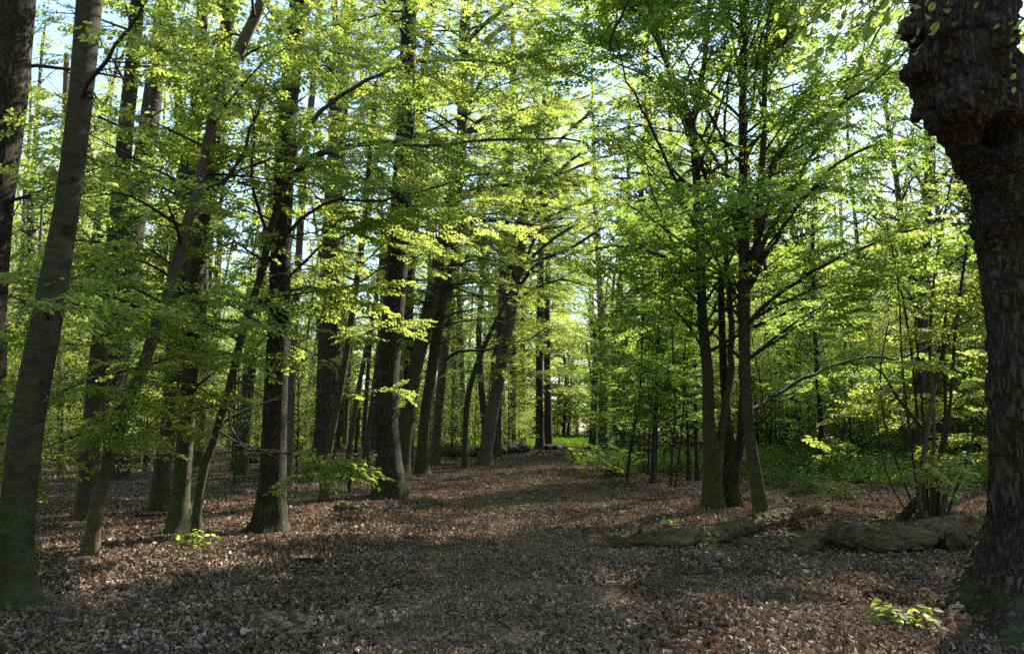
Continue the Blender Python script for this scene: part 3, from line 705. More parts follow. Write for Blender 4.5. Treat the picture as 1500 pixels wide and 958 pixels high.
# --- right of the path: the forked hornbeam
T('forked_hornbeam', (1044, 749), [(1044, 749, 31), (1044, 715, 27), (1044, 690, 26), (1042, 655, 24), (1038, 620, 18), (1037, 556, 17), (1032, 500, 16), (1028, 451, 15), (1026, 350, 14), (1018, 225, 12), (1013, 180, 11), (990, 125, 9), (965, 60, 7), (945, -20, 6)],
  'stout hornbeam forking near its base beside a split hollow trunk', 'hornbeam', mat='beech', seed=40, flare=.35, lobes=6, sides=22, rough=.09, leafkind='hleaf', rise=(.5, 1.6, .45),
  limbs=[([(1048, 685), (1056, 640, .05), (1064, 590, .1), (1070, 540, .2), (1070, 450, .4), (1061, 360, .5), (1036, 270, .4), (1010, 190, 0), (978, 120, -.3)], 14, 5, 1, 1.2, .8, .5),
         ([(1014, 185), (1025, 130, .3), (1034, 70, .5), (1042, -30, .7)], 12, 6, 1, 1.1, .8, .3),
         ([(1028, 440), (985, 350, .6), (960, 290, .9), (945, 230, 1.2)], 6, 2, 1, 1.3, .8, .2),
         ([(1026, 350), (1000, 290, -.6), (960, 200, -1.1), (920, 120, -1.5), (905, 60, -1.9)], 7, 2, 1, 1.3, .8, .2),
         ([(1020, 400), (960, 370, -.9), (900, 360, -1.5), (860, 370, -2.0)], 5, 2, 1, 1.2, .8, .2)],
  crown=(2.6, 13, 38, 3.3, .85, 1))
T('hollow_trunk', (1072, 747), [(1072, 747, 30), (1071, 715, 25), (1071, 690, 24), (1070, 660, 20), (1066, 625, 12), (1061, 556, 12), (1058, 480, 10), (1056, 400, 9)],
  'split hollow dark trunk with ribbed wood grown tight against the forked hornbeam', 'hornbeam', mat='oak', seed=41, flare=.4, lobes=7, sides=24, rough=.16, leafkind='hleaf', rise=(.5, 1.6, .45),
  limbs=[([(1074, 690), (1083, 665, .0), (1087, 625, .1), (1089, 590, .2), (1088, 530, .3), (1090, 480, .6), (1096, 420, 1.0)], 17, 8, -1, 1, .8)],
  crown=(3.0, 6, 6, 1.8, .85, 1))
T('hornbeam_tree', (1116, 760), [(1116, 760, 23), (1111, 720, 19), (1105, 685, 17), (1098, 640, 17), (1094, 590, 17), (1091, 530, 17), (1090, 450, 19), (1091, 400, 18), (1090, 350, 16), (1088, 200, 13), (1089, 60, 11), (1092, -60, 10)],
  'tall curved hornbeam whose upper limbs fan out to the right', 'hornbeam', seed=42, flare=.3, sides=18, leafkind='hleaf', rise=(.5, 1.6, .45),
  limbs=[([(1091, 430), (1106, 380, -.2), (1113, 300, -.3), (1117, 200, -.5), (1122, 100, -.6), (1135, -40, -.8)], 13, 7, 1, 1.2, .8, .4),
         ([(1108, 350), (1125, 260, -.5), (1168, 200, -.9), (1222, 160, -1.2), (1290, 112, -1.6), (1340, 60, -1.9)], 9, 3, 1, 1.1, .8, .25),
         ([(1095, 400), (1150, 300, .3), (1180, 240, .5), (1212, 192, .6), (1260, 100, .8), (1300, 20, 1.0)], 9, 3, 1, 1.2, .8, .25),
         ([(1093, 430), (1125, 371, .0), (1160, 315, .0), (1200, 265, .1), (1268, 216, .3), (1360, 205, .5), (1420, 190, .8)], 8, 3, 1, 1.2, .8, .25),
         ([(1092, 480), (1115, 456, -.3), (1150, 425, -.5), (1188, 400, -.7), (1270, 358, -.9), (1375, 328, -1.2), (1440, 330, -1.5)], 8, 3, 1, 1.1, .8, .25),
         ([(1090, 380), (1070, 290, .4), (1062, 190, .7), (1072, 60, 1.0)], 7, 3, 1, 1.2, .8, .3),
         ([(1100, 600), (1143, 575, .6), (1193, 545, 1.0), (1273, 522, 1.5), (1310, 526, 1.8), (1380, 500, 2.2)], 7, 3, 1, 1.0, .8, .25)],
  crown=(2.4, 14, 64, 3.7, .9, 1))
T('ivy_clad_tree', (1204, 686), [(1204, 686, 10), (1202, 620, 8), (1198, 556, 7), (1192, 450, 7), (1190, 330, 6)], 'dark ivy-clad thin tree alone in the shaded clearing behind the logs', 'tree', mat='dark', seed=43, height=9, sides=10, leafkind='hleaf', rise=(.5, 1.6, .45), crown=(1.6, 9, 30, 1.9, .9, 1))

# --- the hazel behind the big log: many stems from one stool
hz = G(1366, 768); hrng = random.Random(77)
t = thing('hazel_bush', hz, 'many-stemmed hazel bush rising behind the larger fallen log', 'hazel')
stems = [([(1355, 768), (1345, 731), (1362, 609), (1374, 545), (1395, 480), (1421, 450), (1440, 410)], 9, 5),
         ([(1362, 770), (1366, 700), (1368, 609), (1362, 500), (1372, 380), (1395, 255)], 8, 3), ([(1370, 770), (1380, 680), (1392, 590), (1400, 480), (1416, 360), (1430, 250)], 7, 4),
         ([(1376, 770), (1392, 699), (1415, 682), (1440, 662), (1480, 640)], 10, 6), ([(1358, 770), (1350, 690), (1342, 590), (1330, 480), (1310, 380)], 6, 3),
         ([(1366, 770), (1374, 690), (1385, 600), (1382, 500), (1390, 420)], 7, 4), ([(1350, 772), (1322, 700), (1296, 620), (1290, 540), (1302, 470)], 4, 2),
         ([(1352, 770), (1336, 660), (1322, 540), (1316, 420), (1300, 330)], 5, 2), ([(1380, 770), (1400, 720), (1432, 620), (1450, 560)], 5, 3),
         ([(1346, 772), (1310, 720), (1290, 660), (1285, 600)], 3, 2), ([(1360, 770), (1358, 720), (1354, 640), (1348, 560), (1340, 470)], 5, 3),
         ([(1350, 625), (1315, 583), (1294, 548), (1270, 530)], 6, 3)]
wd = Wood()
for pl, w0, w1 in stems:
    lp = [P(q[0], q[1], hz.y + hrng.uniform(-.25, .25) * min(3, i)) for i, q in enumerate(pl)]
    rr = [px2m(w0 + (w1 - w0) * i / (len(lp) - 1), lp[i]) / 2 for i in range(len(lp))]
    lp, rr = catmull(lp, rr, .3); lt = TB(); lt.tube(lp, rr, 8); mobj('stem', lt.mesh('stem', M['twig' if w0 < 8 else 'warm'], hz), t)
    follow(wd, hrng, lp, rr, 1, 0.75, .75, 1.05, 2, .3)
mobj('branches', wd.tb.mesh('branches', M['twig'], hz), t, 'stuff')
scatter('crown', [p - hz for p in wd.pts], wd.rot, wd.scl, wd.idx, GN['leaf'][0], t)
sb = G(1312, 772)
sp = [sb, P(1322, 758, sb.y + .2), P(1336, 742, sb.y + .4), P(1348, 729, sb.y + .6)]
lt = TB(); lt.tube(*catmull(sp, [.085, .075, .07, .065], .12), 12, shape=lambda i, a: 1 + .12 * np.sin(3 * a + i))
tag(mobj('broken_stump', lt.mesh('broken_stump', M['dark'], sb), None, None, sb), 'black broken stump leaning right at the foot of the hazel', 'stump')

# --- saplings right of the path
srng = random.Random(8)
SAP = [((904, 670), (899, 520), (897, 440), (903, 380), 5, 'straight'), ((917, 708), (926, 640), (937, 582), (941, 470), 4, ''), ((928, 684), (930, 610), (938, 520), (950, 420), 5, ''),
       ((943, 695), (944, 620), (941, 560), (955, 470), 3.5, ''), ((955, 711), (958, 640), (964, 510), (972, 400), 6, ''), ((960, 706), (962, 640), (966, 560), (985, 430), 3, ''),
       ((981, 716), (985, 660), (989, 600), (984, 470), 3.5, ''), ((988, 716), (996, 660), (1002, 590), (1004, 500), 3, ''), ((1009, 706), (1008, 640), (1006, 590), (1010, 480), 5.5, ''),
       ((1022, 706), (1020, 640), (1018, 545), (1012, 430), 6, ''), ((912, 660), (915, 600), (913, 520), (920, 430), 6, ''), ((891, 655), (880, 600), (868, 560), (858, 500), 4, ''),
       ((934, 664), (936, 600), (946, 540), (958, 460), 5, ''), ((970, 690), (976, 630), (972, 560), (960, 480), 4, ''), ((996, 692), (994, 630), (1000, 560), (1018, 470), 4, ''),
       ((880, 662), (884, 610), (889, 540), (884, 470), 4, ''), ((948, 672), (952, 600), (949, 520), (944, 430), 4, '')]
for k, (a, b, c, d, wpx, _) in enumerate(SAP):
    T('sapling', a, [(*a, wpx * 1.25), (*b, wpx), (*c, wpx * .9), (*d, wpx * .7)], 'thin leafy sapling in the thicket between the path and the forked hornbeam', 'sapling', 'saplings in the thicket right of the path',
      mat='twig', seed=60 + k, sides=7, flare=.15, leafkind='hleaf', rise=(.3, 1.1, .6), height=6.5 + srng.random() * 2.5, crown=(1.0, 8, 15, 1.2, .8, 1))
# =================================================================== BACKGROUND WOOD (shared meshes)
def proto_tree(seed, H, r0, h0, nbr, Lb, leafL, nleaf, bark_m, leaf_m, lean=0.3, level=1, big=1.0, sides=9, wood_min=.02):
    """returns trunk, branch and crown meshes for a whole tree"""
    rng = random.Random(seed)
    pts = [Vector((0, 0, -.2))]; d = Vector((rng.gauss(0, .05), rng.gauss(0, .05), 1)); n = max(6, int(H / 1.5)); rad = [r0]
    for i in range(n):
        d = (d + Vector((rng.gauss(0, .05), rng.gauss(0, .05), .05)) * lean * 2).normalized(); pts.append(pts[-1] + d * (H / n)); rad.append(max(.012, r0 * (1 - .8 * (i + 1) / n)))
    tp, tr = catmull(pts, rad, .8 if H > 10 else .4)
    hs = [p.z for p in tp]; tb = TB(); tb.tube(tp, tr, sides, trunk_shape(seed, .35, 5, [max(0, h) for h in hs], .04))
    trunk = tb.mesh('trunk', M[bark_m])
    br = TB(); lb = LB()
    def leafy(p, d, S):
        for q in range(nleaf):
            o = p + Vector((rng.gauss(0, .26), rng.gauss(0, .26), rng.gauss(0, .07))) * S + d * rng.uniform(0, .3) * S
            a = rng.uniform(0, 6.28); L_ = leafL * rng.uniform(.7, 1.2)
            lb.blade(o, Vector((math.cos(a), math.sin(a), rng.uniform(-.5, .1))), Vector((rng.gauss(0, .4), rng.gauss(0, .4), 1)).normalized(), L_, L_ * .66, rng.random(), .15, False, .1)
    def br_(p0, d0, L, r, lv):
        st = .45 * big; n = max(2, int(L / st)); p = Vector(p0); d = Vector(d0).normalized(); pp = [p.copy()]; rr = [r]; side = rng.choice((-1, 1))
        for i in range(n):
            t = (i + 1) / n; d = d + Vector((rng.gauss(0, .12), rng.gauss(0, .12), rng.gauss(0, .08))); d.z -= d.z * .07 + .01; d.normalize()
            p = p + d * (L / n); pp.append(p.copy()); rr.append(max(.004, r * (1 - .85 * t)))
            if lv > 0 and t > .15:
                an = R(rng.uniform(35, 60)) * side; side = -side
                br_(p, Vector((d.x * math.cos(an) - d.y * math.sin(an), d.x * math.sin(an) + d.y * math.cos(an), d.z * .5)), max(.5, L * rng.uniform(.3, .5) * (1.15 - .6 * t)), rr[-1] * .6, lv - 1)
            if lv == 0 or t > .6: leafy(p, d, big)
        if r > wood_min * .5: br.tube(pp, rr, 4 if r > .02 else 3, cap1=False)
    for k in range(nbr):
        h = h0 + (H - h0) * (k + rng.random()) / nbr; i = min(range(len(tp)), key=lambda j: abs(hs[j] - h)); a = k * 2.4 + rng.gauss(0, .4); fr = (h - h0) / (H - h0)
        br_(tp[i], Vector((math.cos(a), math.sin(a), rng.uniform(.3, 1.5))), Lb * rng.uniform(.7, 1.15) * (.8 + .4 * fr if fr < .5 else 1.25 - fr * .7), tr[i] * .35 + .01, level)
    return trunk, br.mesh('branches', M[bark_m]) if br.n else None, lb.mesh('crown', [M[leaf_m]])
def add_proto(name, pr, label, cat, group):
    t = thing(name, (0, 0, 0), label, cat, group)
    mobj('trunk', pr[0], t)
    if pr[1]: mobj('branches', pr[1], t, 'stuff')
    mobj('crown', pr[2], t, 'stuff'); return t
tall = [add_proto('distant_tree', proto_tree(200 + k, 23 + k, .26 + .03 * (k % 3), (3.5, 6, 2.5, 7, 4)[k], (50, 46, 52, 46, 48)[k], 3.7, .115, 13, ('oakf', 'beech')[k % 2], ('leaf', 'leaf', 'leaf', 'leaf', 'rust')[k], big=1.5), 'x', 'tree', 'x') for k in range(5)]
high = [add_proto('distant_tree', proto_tree(240 + k, 25 + k, (.2, .28, .15, .24)[k], (10, 12, 8, 13)[k], (24, 20, 18, 20)[k], 3.4, .10, 12, ('oakf', 'oakf', 'beech', 'beech')[k], 'leaf', big=1.4), 'x', 'tree', 'x') for k in range(4)]
broad = [add_proto('broad_crowned_tree', proto_tree(260 + k, 23 + 2 * k, .2 + .05 * k, 6.5, 60, 4.6, .105, 13, 'oakf', ('hleaf', 'leaf')[k], big=1.7), 'x', 'tree', 'x') for k in range(2)]
under = [add_proto('understorey_beech', proto_tree(220 + k, 7.5 + k, .045 + .01 * k, .6, 40, 2.1, .09, 15, 'twig', ('leaf', 'hleaf', 'leaf', 'hleaf')[k], big=1.0, sides=7), 'x', 'young beech', 'x') for k in range(4)]
used_ = set()
TREES_XY = [(o.location.x, o.location.y) for o in bpy.data.objects if o.type == 'EMPTY' and o.parent is None and o.get('category') and o not in tall + under + high + broad]
def put(src, x, y, s, rz, label, group):
    if src in used_: o = copy_tree(src)
    else: o = src; used_.add(src)
    o.location = (x, y, float(ground_z(x, y))); o.scale = (s, s, s * prng.uniform(.92, 1.08)); o.rotation_euler = (0, 0, rz); o['label'] = label; o['group'] = group
    TREES_XY.append((x, y)); return o
prng = random.Random(31); GAPTOL = 0
def clearing(x, y):
    s2x, s2y = math.sin(SUN_AZ), math.cos(SUN_AZ); vx, vy = x - 5.6, y - 76; t = vx * s2x + vy * s2y; p_ = vx * s2y - vy * s2x
    return (-6 < t < 24 and abs(p_) < 8) or (64 < y < 92 and .035 < x / y < .115)
def free(x, y, dmin):
    if clearing(x, y): return False
    if gap_blocks(x, y, 2.6) > GAPTOL: return False
    return all((x - a) ** 2 + (y - b) ** 2 > dmin * dmin for a, b in TREES_XY) and float(path_dist(x, y)) > 2.6
def region(n, x0, x1, y0, y1, dmin, kinds, s0, s1, label, group, cond=None):
    c = 0; tries = 0
    while c < n and tries < n * 60:
        tries += 1
        y = math.sqrt(prng.uniform(y0 * y0, y1 * y1)); x = prng.uniform(x0, x1) * y      # x as a slope: the view fans out
        if cond and not cond(x, y): continue
        if not free(x, y, dmin): continue
        put(prng.choice(kinds), x, y, prng.uniform(s0, s1), prng.uniform(0, 6.28), label, group); c += 1
region(84, -.80, -.08, 22, 68, 2.2, high * 3 + [tall[1], tall[3], tall[0]], .75, 1.05, 'tall dark-stemmed tree deep in the wood left of the path', 'tall trees deep in the wood on the left')
region(34, -.09, .12, 40, 100, 2.6, high + tall[:2], .8, 1.1, 'tall hazy-green tree where the path disappears', 'tall trees around the far end of the path', lambda x, y: abs(x / y - .068) > .018)
GAPTOL = 1
region(9, .07, .22, 36, 56, 2.2, tall[:4], 1.0, 1.15, 'tall', 'tall trees around the far end of the path', lambda x, y: float(path_dist(x, y)) > 3.5)
GAPTOL = 2
region(7, .36, .82, 30, 48, 3.4, broad, .9, 1.15, 'x', 'broad-crowned trees behind the thicket')
region(6, .10, .44, 33, 52, 3.4, broad, .95, 1.15, 'x', 'broad-crowned trees behind the thicket', lambda x, y: float(path_dist(x, y)) > 4)
GAPTOL = 9
region(3, .50, .76, 24, 34, 3.0, broad, .9, 1.1, 'x', 'broad-crowned trees behind the thicket')
GAPTOL = 0
region(14, .36, .80, 20, 40, 2.2, [tall[0], tall[2], tall[1]], .7, .9, 'tall tree', 'tall trees behind the thicket on the right')
region(70, .08, .80, 27, 75, 2.3, [tall[0], tall[2], high[0], high[1], high[2], tall[1]], .75, 1.05, 'tall tree behind the green thicket right of the path', 'tall trees behind the thicket on the right')
GAPTOL = 3
region(34, -.78, -.28, 18, 45, 1.7, under[0:1] + under[2:3], .55, .9, 'leafy low-branched young beech filling the gaps between the left trunks', 'young understorey beeches on the left')
region(26, -.12, .04, 36, 66, 1.5, under[0:1] + under[2:3], .6, 1.0, 'bright leafy young beech behind the fallen logs near the path end', 'young beeches behind the fallen logs')
GAPTOL = 2
region(60, .30, .74, 16, 27, .9, under, .2, .38, 'x', 'knee-high sprouts on the shaded right-hand floor')
region(150, .11, .74, 16.5, 48, 1.1, under, .55, 1.0, 'dense green young tree in the shaded thicket on the right', 'young trees in the shaded thicket on the right')
region(50, -.02, .85, 45, 85, 1.8, under, .9, 1.5, 'young tree at the back of the right-hand thicket', 'young trees at the back of the thicket')
for s in tall + under + high + broad:
    if s not in used_:
        for ch in list(s.children): bpy.data.objects.remove(ch)
        bpy.data.objects.remove(s)


RIGHT_GAP = 0.4
# the wood goes on all round: beside and behind the viewer, and far off as one mass
WOOD = bpy.data.collections.new('wood_mass'); FARW = bpy.data.collections.new('far_mass')
def joined(pr, nm, coll, bm, lm):
    vs, fs, mi, lv = [], [], [], []
    for k, me in enumerate(pr):
        if me is None: continue
        b0 = len(vs); vs += [tuple(v.co) for v in me.vertices]
        for p in me.polygons: fs.append(tuple(b0 + q for q in p.vertices)); mi.append(1 if k == 2 else 0)
        lv += [a_.value for a_ in me.attributes['lv'].data] if k == 2 else [0.5] * len(me.polygons)
    me = bpy.data.meshes.new(nm); me.from_pydata(vs, [], fs); me.materials.append(M[bm]); me.materials.append(M[lm]); me.polygons.foreach_set('material_index', mi)
    at = me.attributes.new('lv', 'FLOAT', 'FACE'); at.data.foreach_set('value', lv); coll.objects.link(bpy.data.objects.new(nm, me))
for k in range(3):
    joined(proto_tree(300 + k, 21 + 2 * k, .28, 4, 26, 3.8, .20, 8, 'oakf', 'leaf', big=1.9, sides=6), 'wood_source_%d' % k, WOOD, 'oakf', 'leaf')
    joined(proto_tree(310 + k, 23 + 2 * k, .3, 1.5, 44, 4.2, .34, 22, 'oakf', 'leaf', big=2.3, sides=5), 'far_source_wood_%d' % k, FARW, 'oakf', 'leaf')
wr = random.Random(99)
def ok_side(x, y):
    if x * x + y * y < 30: return False
    if y > 0 and abs(x) < .78 * y + 3: return False
    return True
sp = []; tries = 0
while len(sp) < 230 and tries < 20000:
    tries += 1; x = wr.uniform(-60, 60); y = wr.uniform(-45, 75)
    if gap_blocks(x, y, 3.0, 3, 23) > 0: continue
    if not ok_side(x, y) or any((x - q[0]) ** 2 + (y - q[1]) ** 2 < 14 for q in sp): continue
    if (x > 0 and wr.random() < RIGHT_GAP): continue
    sp.append((x, y))
def mass(nm, sp, coll, n, label, cat, s0, s1):
    pts = [(x, y, float(ground_z(x, y))) for x, y in sp]
    o = scatter(nm, pts, [(0, 0, wr.uniform(0, 6.28)) for _ in sp], [wr.uniform(s0, s1) for _ in sp], [wr.randrange(n) for _ in sp], scatter_group('scatter_' + nm, coll)); tag(o, label, cat)
mass('surrounding_woods', sp, WOOD, 3, 'wood of tall trees going on beside and behind the view', 'woods', .8, 1.1)
sp = []
while len(sp) < 420:
    a = wr.uniform(-math.pi, math.pi); r_ = wr.uniform(98, 190); 
    sp.append((r_ * math.sin(a), r_ * math.cos(a)))
sp += [(r_ * math.sin(a), r_ * math.cos(a)) for a, r_ in ((wr.uniform(-.75, .75), wr.uniform(84, 120)) for _ in range(160))]
mass('distant_hedge', [(r_ * math.sin(a), r_ * math.cos(a)) for a, r_ in ((wr.uniform(-.8, .8), wr.uniform(86, 135)) for _ in range(700))], FARW, 3, 'low sunlit green bushes closing the view under the far trees', 'bushes', .12, .3)
sp = [q for q in sp if not clearing(*q)]
mass('distant_woods', sp, FARW, 3, 'far-off green wood edge closing the horizon beyond the clearing', 'woods', .5, 1.2)
# =================================================================== THE BIG OAK ON THE RIGHT
def tree_solid(name, tubes, voxel, mat, org, parent, disp):
    """several overlapping tubes fused into one skin, then furrowed"""
    tb = TB()
    for pts, rad, sides, shape in tubes: tb.tube(pts, rad, sides, shape, cap0=True, cap1=True)
    me = tb.mesh(name, mat, org); tmp = bpy.data.objects.new('tmp', me); COL.objects.link(tmp)
    md = tmp.modifiers.new('r', 'REMESH'); md.mode = 'VOXEL'; md.voxel_size = voxel; md.use_smooth_shade = True
    dg = bpy.context.evaluated_depsgraph_get(); ev = tmp.evaluated_get(dg); me2 = bpy.data.meshes.new_from_object(ev)
    bpy.data.objects.remove(tmp)
    n = len(me2.vertices); co = np.zeros(n * 3); me2.vertices.foreach_get('co', co); co = co.reshape(-1, 3)
    nr = np.zeros(n * 3); me2.vertex_normals.foreach_get('vector', nr); nr = nr.reshape(-1, 3)
    co = disp(co, nr); me2.vertices.foreach_set('co', co.ravel()); me2.materials.clear(); me2.materials.append(mat)
    me2.polygons.foreach_set('use_smooth', [True] * len(me2.polygons)); me2.update(); me2.name = name
    return mobj(name, me2, parent)
ob = G(1520, 905); OY = ob.y
t = thing('old_oak', ob, 'huge old furrowed oak on the right edge with burls, a dark knothole and mossy roots', 'oak tree')
def opts(L, dy=0.0):
    pts = [P(a, b, OY + dy) for a, b, w in L]; rad = [px2m(w, p) / 2 for (a, b, w), p in zip(L, pts)]; return catmull(pts, rad, .1)
main = [(1522, 990, 390), (1520, 912, 330), (1520, 870, 258), (1520, 825, 200), (1520, 768, 168), (1520, 640, 160), (1522, 500, 163), (1520, 400, 172), (1512, 330, 184), (1500, 265, 165)]
left_ = [(1508, 330, 150), (1488, 265, 140), (1456, 200, 150), (1420, 120, 165), (1408, 60, 150), (1408, 0, 150), (1412, -80, 160), (1420, -190, 150), (1430, -330, 130)]
right_ = [(1530, 330, 150), (1556, 240, 130), (1566, 150, 128), (1570, 50, 124), (1576, -100, 118), (1590, -300, 100)]
tubes = []
for L, dy in ((main, 0), (left_, -.05), (right_, .1)):
    a, b = opts(L, dy); sd_ = len(tubes)
    tubes.append((a, b, 40, (lambda s: (lambda i, an: 1 + .05 * np.sin(3 * an + i * .15 + s) + .035 * np.sin(5 * an - i * .1 + s * 2) + .02 * np.sin(9 * an + s)))(sd_)))
def lump(px, py, r, dy=0, flat=1.0):
    r *= .88; c = P(px + 8, py, OY + dy); pts = [c + Vector((0, 0, -r * flat)) , c + Vector((0, 0, -r * .6 * flat)), c, c + Vector((0, 0, r * .6 * flat)), c + Vector((0, 0, r * flat))]
    tubes.append((pts, [r * .3, r * .8, r, r * .8, r * .3], 14, None))
for px, py, r, dy, fl in ((1340, 10, .14, 0, 1.2), (1334, 45, .15, -.1, 1), (1330, 104, .13, -.05, .8), (1352, 95, .18, -.15, 1), (1347, 165, .13, 0, .8), (1362, 180, .13, -.1, .9), (1385, 30, .24, -.3, 1.3),
                          (1400, 150, .2, -.35, 1), (1450, 60, .25, -.35, 1), (1425, 270, .07, -.05, 1), (1432, 330, .07, -.1, 1.2), (1449, 345, .06, -.1, 1)): lump(px, py, r, dy, fl)
# roots
def root(path, w0, w1):
    pts, rr = [], []
    for i, (px, py, h) in enumerate(path):
        g = G(px, py) if py < 957 else G(px, 957); g.z += h; pts.append(g); rr.append(w0 + (w1 - w0) * i / (len(path) - 1))
    a, b = catmull(pts, rr, .07); tubes.append((a, b, 14, None))
root([(1500, 875, .50), (1472, 868, .26), (1440, 868, .12), (1400, 874, .05), (1370, 881, .02), (1338, 888, -.03)], .20, .035)
root([(1500, 905, .55), (1468, 898, .30), (1438, 900, .13), (1410, 906, .05), (1388, 912, -.02)], .22, .06)
root([(1505, 925, .35), (1490, 930, .15), (1486, 945, .02), (1480, 956, -.05)], .22, .10)
root([(1560, 880, .4), (1620, 878, .15), (1680, 880, -.02)], .22, .08)
hole = P(1474, 192, OY - .42); hole_r = .15
scarc = P(1389, 140, OY - .5)
def oak_disp(co, nr):
    w = co + np.array(ob)
    wx = fbm(w * np.array([2.2, 2.2, .8]), 2, 5) * .12; wy = fbm(w * np.array([2.2, 2.2, .8]) + 9.1, 2, 6) * .12
    q = np.stack([w[:, 0] + wx, w[:, 1] + wy, w[:, 2] * .20 + wx * .3], 1)
    up = np.clip((w[:, 2] - 3.2) / .8, 0, 1)[:, None]
    q2 = np.stack([w[:, 0] + wy * 2, w[:, 1] + wx * 2, w[:, 2] * .7 + wx], 1) * .75
    q = q * (1 - up) + q2 * up
    r1 = 1 - np.abs(vnoise(q * 20, 3)) * 1.9; r2 = 1 - np.abs(vnoise(q * np.array([33, 33, 60]), 8)) * 1.6
    f = np.clip(r1, -.2, 1)
    rootish = np.clip(1 - (w[:, 2] - float(ground_z(ob.x, ob.y))) / .5, 0, 1)
    d = -.032 * f * (1 - .75 * rootish) - .010 * np.clip(r2, 0, 1) * (1 - rootish) + (.022 * fbm(w * 5.0, 3, 12) + .045 * fbm(w * 1.8, 2, 15)) * (1 - .75 * rootish)
    # swellings on the burred upper limb
    d = d + up[:, 0] * (.065 * fbm(w * 3.2, 2, 31) + .03 * np.abs(fbm(w * 9, 3, 37)) - .03 * np.clip(1 - 3 * np.abs(vnoise(w * 7, 41)), 0, 1))
    co = co + nr * d[:, None]
    w = co + np.array(ob); dv = w - np.array(hole); dist = np.sqrt(dv[:, 0] ** 2 + (dv[:, 1] * .45) ** 2 + (dv[:, 2] * .85) ** 2)
    push = np.clip(1 - dist / hole_r, 0, 1) ** .5 * .5; rim = np.exp(-((dist - hole_r * 1.12) / .05) ** 2) * .04
    front = (nr[:, 1] < .1)
    co[:, 1] += np.where(front, push - rim, 0)
    return co
tree_solid('trunk', tubes, .018, M['bigoak'], ob, t, oak_disp)
# limbs above the frame: they carry the twigs hanging into the view
wd = Wood(); orng = random.Random(4)
HANG = []
for pl, r0 in (([(1560, -300, 0), (1500, -330, -1.0), (1380, -260, -2.0), (1240, -200, -2.3), (1100, -150, -2.2)], .06),
               ([(1430, -330, 0), (1300, -420, .8), (1100, -420, 2.0), (950, -300, 2.6), (900, -150, 2.6)], .07)):
    lp = [P(a, b, OY + c) for a, b, c in pl]; lp, rr = catmull(lp, [r0 * (1 - .7 * i / (len(lp) - 1)) for i in range(len(lp))], .3)
    lt = TB(); lt.tube(lp, rr, 9); mobj('limb', lt.mesh('limb', M['oak'], ob), t); HANG.append(lp)
# dark twig dangling over the path
pl = [(905, -150, 2.6), (918, -40, 2.2), (918, 8, 2.0), (906, 32, 2.0), (896, 50, 2.0), (893, 66, 2.0), (899, 76, 2.0), (901, 88, 2.0)]
lp, rr = catmull([P(a, b, OY + c) for a, b, c in pl], [.022, .020, .018, .018, .016, .016, .009, .004], .1)
lp = [p + Vector((orng.gauss(0, .012), 0, orng.gauss(0, .008))) for p in lp]
lt = TB(); lt.tube(lp, rr, 7); mobj('hanging_twig', lt.mesh('hanging_twig', M['dark'], ob), t)

# leaves one can tell apart: near twigs at the top right, each leaf its own object
def big_leaf_mesh(kind, seed, mat):
    r = random.Random(seed); prof = [(0, .02), (.12, .26), (.3, .44), (.5, .5), (.68, .42), (.85, .22), (1, 0)]; v, f = [], []
    cu = r.uniform(.1, .35); tw = r.uniform(-.2, .2)
    for i, (a, wv) in enumerate(prof):
        z = -cu * a * a * .5; wv *= .66 + .06 * (i % 2)
        v += [(a, wv, z + wv * .25 + tw * wv), (a, 0, z), (a, -wv, z + wv * .25 - tw * wv)]
    for i in range(len(prof) - 1):
        b = i * 3; f += [(b, b + 1, b + 4, b + 3), (b + 1, b + 2, b + 5, b + 4)]
    me = bpy.data.meshes.new('leaf'); me.from_pydata(v, [], f); me.materials.append(mat)
    a = me.attributes.new('lv', 'FLOAT', 'FACE'); a.data.foreach_set('value', [r.random()] * len(f)); me.update(); return me
BL = {k: [big_leaf_mesh(k, s, M[k]) for s in range(5)] for k in ('leaf', 'hleaf')}
def leafy_twig(path, r0, parent, org, kind, L0, r, gap=.055, up=Vector((0, 0, 1)), nm='twig'):
    lp, rr = catmull(path, [r0 * (1 - .8 * i / (len(path) - 1)) for i in range(len(path))], .05)
    lt = TB(); lt.tube(lp, rr, 5); mobj(nm, lt.mesh(nm, M['twig'], org), parent)
    s_ = 1; acc = 0
    for i in range(2, len(lp)):
        acc += (lp[i] - lp[i - 1]).length
        if acc < gap: continue
        acc = 0; d = (lp[i] - lp[i - 1]).normalized(); sdv = up.cross(d)
        if sdv.length < .1: sdv = Vector((1, 0, 0)).cross(d)
        sdv.normalize(); s_ = -s_
        ld = (d * .7 + sdv * s_ * r.uniform(.6, 1.1) + Vector((r.gauss(0, .2), r.gauss(0, .2), -r.uniform(.1, .7)))).normalized()
        n = (up + Vector((r.gauss(0, .5), r.gauss(0, .5), 0))).normalized(); yv = n.cross(ld).normalized(); zv = ld.cross(yv)
        L_ = L0 * r.uniform(.75, 1.2); mt = Matrix((ld, yv, zv)).transposed().to_4x4() @ Matrix.Diagonal((L_, L_, L_, 1)); mt.translation = lp[i] - Vector(org)
        o = mobj('leaf', BL[kind][r.randrange(5)], parent); o.matrix_local = mt
r = random.Random(50)
b0 = P(1240, -200, OY - 2.3); tt = thing('hanging_branch', b0, 'near leafy branch hanging into the top of the picture left of the big oak', 'branch')
